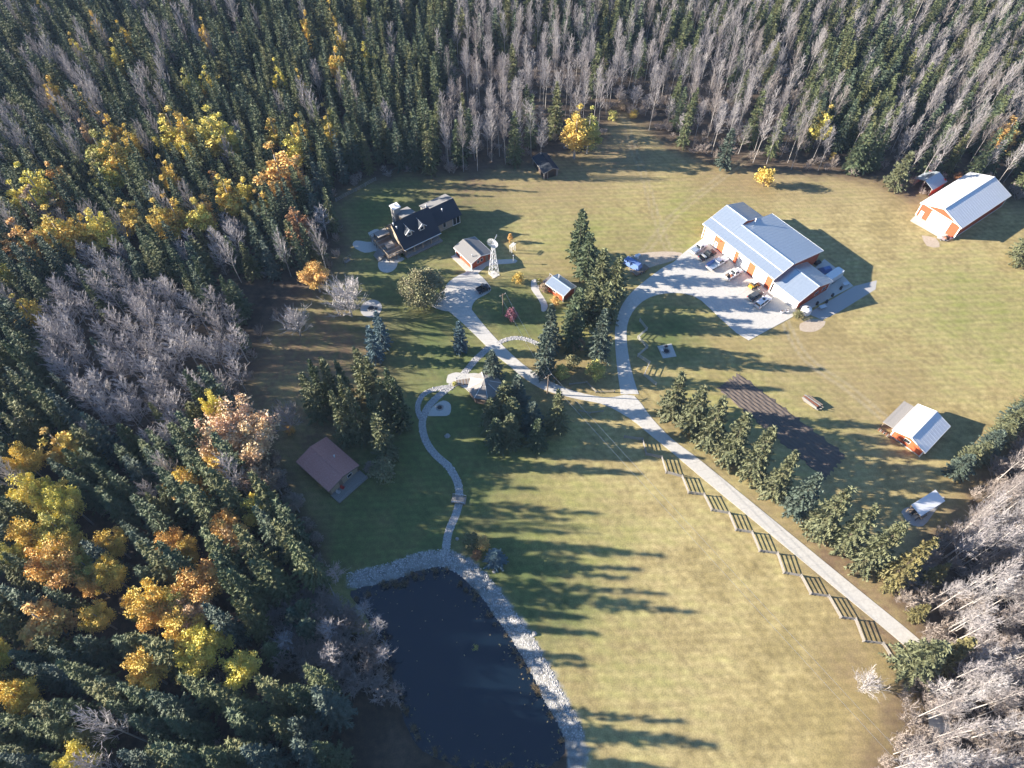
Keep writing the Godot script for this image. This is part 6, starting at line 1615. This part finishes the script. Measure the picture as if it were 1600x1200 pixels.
	var lsay := ["upper fallen white trunk left of the pond", "second fallen white trunk left of the pond, end to end with the upper", "short broken pale log in the dark pond wood, left one", "short broken pale log in the dark pond wood, right one", "fallen pale trunk low in the pond wood", "pale dead pole slanting out of the pond"]
	for i in 6:
		var mb := MB.new()
		var a: Vector2 = logs[i][0]; var b: Vector2 = logs[i][1]
		mb.bar(v3(a, ground_height(a) + 0.25), v3(b, ground_height(b) + 0.6), 0.13, 0.07, 6)
		tag(put("fallen_trunk", mb.mesh(), M.pale_bark), lsay[i], "log")

	forest(taken, marks, green, twigs, brush_mat, tone, [leaf.lemon, leaf.gold, leaf.lime, leaf.gold])

func forest(taken: Array[Vector2], marks: Array, green: Array, twigs: Array, brush_mat: Material, tone: Array, autumn: Array):
	marks.append([Vector2(-44.29, -67.91), "red-roofed cabin"]); marks.append([Vector2(-44.87, -164.94), "rail fence behind the log house"]); marks.append([Vector2(8.79, -180.12), "old dark shed"]); marks.append([Vector2(147.72, -178.54), "pole barn's back corner"]); marks.append([Vector2(68.63, -181.71), "pale spruce at the meadow edge"]); marks.append([Vector2(86.54, -55.12), "white-roofed shelter"]); marks.append([Vector2(76.96, -38.83), "driveway's lower end"])
	var thick_a := pack([Vector2(-113.82, -119.44), Vector2(-95.27, -122.73), Vector2(-77.63, -116.23), Vector2(-64.98, -74.61), Vector2(-80.9, -74.61), Vector2(-101.98, -87.64)]); var thick_b := pack([Vector2(-77.34, -115.18), Vector2(-60.75, -110.01), Vector2(-54.78, -82.59), Vector2(-69.85, -87.64)]); var thick_c := pack([Vector2(-114.79, -136.66), Vector2(-96.94, -135.45), Vector2(-91.4, -120.53), Vector2(-108.74, -120.53)]); var thick_d := pack([Vector2(-89.35, -146.71), Vector2(-68.73, -146.71), Vector2(-64.99, -129.53), Vector2(-84.49, -129.53)])
	var clump_ne := pack([Vector2(84.85, -171.76), Vector2(98.75, -224.65), Vector2(130.77, -228.69), Vector2(108.89, -169.36)]); var hollow := pack([Vector2(-44.32, -41.08), Vector2(-38.15, -45.86), Vector2(-29.99, -42.85), Vector2(-23.85, -35.4), Vector2(-18.25, -26.41), Vector2(-26.08, -26.41), Vector2(-36.13, -27.94), Vector2(-44.05, -34.3)])
	var field := clearing
	var lanes: Array[Vector2] = [Vector2(-49.37, -123.74), Vector2(-40.01, -115.42)]
	# the trees of the wood, on a jittered grid, nearest first
	var spots := []
	var gaps := FastNoiseLite.new(); gaps.seed = 21; gaps.frequency = 0.05
	var cell := 4.25
	var z := -296.0
	while z < -8.0:
		var x := -228.0
		while x < 214.0:
			var p := Vector2(x + rng.randf_range(-1.4, 1.4), z + rng.randf_range(-1.4, 1.4))
			x += cell
			var f := rng.randf(); var f2 := rng.randf(); var hr := rng.randf(); var wr := rng.randf()
			if absf(p.x) > 55.0 + (130.0 * 0.81 - p.y * 0.59) * 0.82: continue
			if p.x < -112 and p.y > -40: continue
			if Geometry2D.is_point_in_polygon(p, field) or Geometry2D.is_point_in_polygon(p, pond): continue
			var edge := near_line(p, field, true)
			if edge < 1.4: continue
			if p.x < -20 and edge > 6 and gaps.get_noise_2d(p.x, p.y) < -0.42: continue
			if p.x > -29 and p.x < 30 and near_line(p, pond, true) < 12.0: continue
			var close := false
			for t in taken:
				var q := p - t                                # keep the view on the named trees open
				if q.length_squared() < 6.2: close = true; break
				if q.length_squared() > 90.0: continue
				var u := -t.normalized(); var al := q.dot(u)
				if al > 0 and al < 7.0 and absf(q.cross(u)) < 1.9: close = true; break
			if close: continue
			for t in lanes:                                # where low sun reaches the lawn's edge trees
				var q: Vector2 = p - t
				if q.x < 2 and q.x > -26 and absf(q.y + 0.07 * q.x) < 4.5: close = true
			if close: continue
			var kind := "spruce"; var h := 13.0 + 8.0 * hr * hr; var w := 2.15 + 1.0 * wr
			if Geometry2D.is_point_in_polygon(p, hollow):
				if f < 0.45: continue
				kind = "bare" if f < 0.75 else "spruce"; h = 5.0 + 4 * hr
			elif p.x > 40 and p.y > -92:
				kind = "birch" if f < 0.86 else "bare"; h = (14.0 if f < 0.86 else 7.0) + 5.0 * hr; w = 2.3 + 1.0 * wr
			elif Geometry2D.is_point_in_polygon(p, thick_a) or Geometry2D.is_point_in_polygon(p, thick_b):
				kind = "bare" if f < 0.84 else "spruce"; h = 10.0 + 4.0 * hr; w = 2.6 + 1.0 * wr
				if kind == "spruce": h = 10 + 4 * hr; w = 1.8
			elif Geometry2D.is_point_in_polygon(p, thick_c) or Geometry2D.is_point_in_polygon(p, thick_d):
				kind = "bare" if f < 0.4 else "spruce"; h = 9.5 + 3.5 * hr
				w = 2.5 + 0.5 * wr if kind == "bare" else w
			elif p.x < -45 and edge > 5 and f2 < (0.05 if p.y < -105 else 0.035):
				kind = "aspen" if p.y < -105 else "poplar"; h = 15.0 + 4.0 * hr; w = 2.6 + 1.0 * wr
			elif p.y < -140 and p.x > -22:
				if Geometry2D.is_point_in_polygon(p, clump_ne): kind = "spruce" if f < 0.8 else "birch"
				elif p.x < 95: kind = "birch" if f < 0.72 else ("bare" if f < 0.88 else "spruce")
				else: kind = "birch" if f < 0.55 else "spruce"
				if p.y < -235: kind = "birch" if f2 < 0.55 else "spruce"
				if kind == "birch": h = 14.0 + 5 * hr; w = 2.1 + 0.9 * wr
				else: h = 13.0 + 6 * hr; w = 2.3 + 0.9 * wr
				if hr > 0.9 or (wr < 0.2 and kind == "birch"): continue
				if kind == "bare": h = 6.5 + 4 * hr; w = 2.4
			elif p.x < -20:
				if f < 0.05: continue
				if f < 0.12: kind = "bare"; h = 9 + 3 * hr; w = 2.4
				if p.x < -105 and p.y < -170 and f < 0.3: kind = "bare"; h = 10 + 3 * hr; w = 2.4
				if p.y < -105: h = 11.0 + 7.5 * hr; w = 1.9 + 1.0 * wr
				if p.y > -75: h = 12.5 + 5.5 * hr; w = 2.15 + 1.0 * wr
				if p.y > -85 and p.x > -62: h = 17.0 + 5.5 * hr; w = 2.5 + 0.8 * wr
				if p.y > -74 and p.y < -46 and p.x > -66: h = 20.5 + 4.0 * hr; w = 2.8 + 0.7 * wr
			spots.append([p, kind, h, w, p.length_squared()])
		z += cell
	for i in 260:                                          # the aspen stand by the driveway's end is thicker
		var p := Vector2(rng.randf_range(56, 108), rng.randf_range(-76, -14))
		var hr := rng.randf()
		if Geometry2D.is_point_in_polygon(p, field) or near_line(p, field, true) < 1.4: continue
		var free := true
		for t in taken:
			if t.distance_squared_to(p) < 6.2: free = false
		if free: spots.append([p, "birch", 9.0 + 8.0 * hr, 1.9 + hr, p.length_squared()])
	spots.sort_custom(func(a, b): return a[4] < b[4])
	var btwigs := [leafy(lin(0.32, 0.295, 0.295), 0.0), leafy(lin(0.37, 0.345, 0.34), 0.0), leafy(lin(0.28, 0.245, 0.23), 0.0)]
	var most := {"spruce": 232, "bare": 130, "birch": 240, "aspen": 60, "poplar": 40}
	var made := {"spruce": 0, "bare": 0, "birch": 0, "aspen": 0, "poplar": 0}
	var used := {}
	var rest := {"spruce": [], "bare": [], "birch": [], "aspen": [], "poplar": []}
	var words := {"spruce": ["spruce_tree", "spruce", "crown", "spruces of the wood"], "bare": ["bare_tree", "bare tree", "limbs", "bare trees of the wood"], "birch": ["birch_tree", "birch", "limbs", "bare birches of the wood"], "aspen": ["aspen_tree", "aspen", "crown", "autumn trees in the wood"], "poplar": ["poplar_tree", "poplar", "crown", "autumn trees in the wood"]}
	for s in spots:
		var kind: String = s[1]
		var p: Vector2 = s[0]
		if made[kind] < most[kind] and in_view(p, s[2] * 0.7):
			made[kind] += 1
			var best := 0
			for i in marks.size():
				if marks[i][0].distance_squared_to(p) < marks[best][0].distance_squared_to(p): best = i
			var key: String = kind + str(best)
			used.get_or_add(key, []).append(s + [best])
		else:
			rest[kind].append(s)
	for key in used:
		var list: Array = used[key]
		list.sort_custom(func(a, b): return a[0].distance_squared_to(marks[a[5]][0]) < b[0].distance_squared_to(marks[b[5]][0]))
		for i in list.size():
			var s: Array = list[i]
			var kind: String = s[1]
			var wd: Array = words[kind]
			var label := "%s %s %s to the %s" % [nth(i), {"spruce": "green spruce", "bare": "bare grey tree", "birch": "bare white-stemmed birch", "aspen": "smaller yellow aspen", "poplar": "smaller yellow poplar"}[kind], "in the wood", marks[s[5]][1]]
			var wl := label.split(" ")
			if wl.size() > 16: label = " ".join(wl.slice(0, 16))
			if kind == "spruce":
				tree("spruce" if rng.randf() < 0.8 else "broad_spruce", wd[0], label, wd[1], wd[3], s[0], s[2], s[3], green[rng.randi() % 4] if rng.randf() < 0.8 else tone[0 if rng.randf() < 0.5 else 2], M.bark)
			elif kind == "aspen" or kind == "poplar":
				tree(kind, wd[0], label, wd[1], wd[3], s[0], s[2], s[3], autumn[rng.randi() % 4], M.pale_bark)
			else:
				tree(kind, wd[0], label, wd[1], wd[3], s[0], s[2], s[3], (twigs if kind == "bare" else btwigs)[rng.randi() % 3], M.pale_bark, wd[2])
	# what lies deeper and farther reads as one mass
	for kind in rest:
		if rest[kind].is_empty(): continue
		var o := Node3D.new()
		o.name = {"spruce": "spruce_forest", "bare": "bare_thicket", "birch": "birch_woods", "aspen": "aspen_woods", "poplar": "poplar_woods"}[kind]
		add_child(o); o.set_meta("kind", "stuff")
		var list: Array = kinds[kind]
		var per := []
		for i in list.size(): per.append([])
		for i in rest[kind].size():
			var s: Array = rest[kind][i]
			per[i % list.size()].append(place(kind, s[0], s[2], s[3]))
		for i in list.size():
			if per[i].is_empty(): continue
			scatter_many("trunk", list[i][0], M.bark if kind == "spruce" else M.pale_bark, per[i], [], o)
			scatter_many("limbs" if kind == "bare" or kind == "birch" else "crown", list[i][1], green[i % 4] if kind == "spruce" else (twigs[i % 3] if kind == "bare" else btwigs[i % 3] if kind == "birch" else autumn[i % 4]), per[i], [], o)
	# undergrowth between the trunks
	var per := [[], [], []]
	for i in 5200:
		var p := Vector2(rng.randf_range(-190, 190), rng.randf_range(-262, -12))
		if Geometry2D.is_point_in_polygon(p, field) or Geometry2D.is_point_in_polygon(p, pond): continue
		if p.x < -20 and not Geometry2D.is_point_in_polygon(p, hollow) and rng.randf() < 0.75 and near_line(p, field, true) > 4: continue
		if p.x > -29 and p.x < 30 and near_line(p, pond, true) < 12.0: continue
		per[i % 3].append(place("brush", p, rng.randf_range(1.2, 3.4), rng.randf_range(1.0, 2.0)))
	var o := Node3D.new(); o.name = "undergrowth"; add_child(o); o.set_meta("kind", "stuff")
	for i in 900:
		var p := Vector2(rng.randf_range(-48, -12), rng.randf_range(-54, -20))
		if not Geometry2D.is_point_in_polygon(p, hollow) or Geometry2D.is_point_in_polygon(p, pond): continue
		per[i % 3].append(place("brush", p, rng.randf_range(1.2, 4.0), rng.randf_range(1.0, 2.2)))
	for i in 900:
		var p := Vector2(rng.randf_range(45, 110), rng.randf_range(-85, -12))
		if Geometry2D.is_point_in_polygon(p, field): continue
		per[i % 3].append(place("brush", p, rng.randf_range(1.5, 4.0), rng.randf_range(1.2, 2.4)))
	for i in 3: scatter_many("twigs", kinds.brush[i][1], brush_mat, per[i], [], o)
	# brown reeds in the shallows
	var rd := []
	for i in 2600:
		var p := Vector2(rng.randf_range(-38, 12), rng.randf_range(-60, -14))
		if not Geometry2D.is_point_in_polygon(p, pond): continue
		var d := near_line(p, pond, true)
		if d > (1.9 if p.y < -44 else 0.9) or rng.randf() < 0.35: continue
		rd.append(place("brush", p, rng.randf_range(0.9, 1.5), rng.randf_range(0.5, 0.9)))
	scatter_many("reeds", kinds.brush[0][1], leafy(lin(0.19, 0.145, 0.075), 0.0), rd, [])
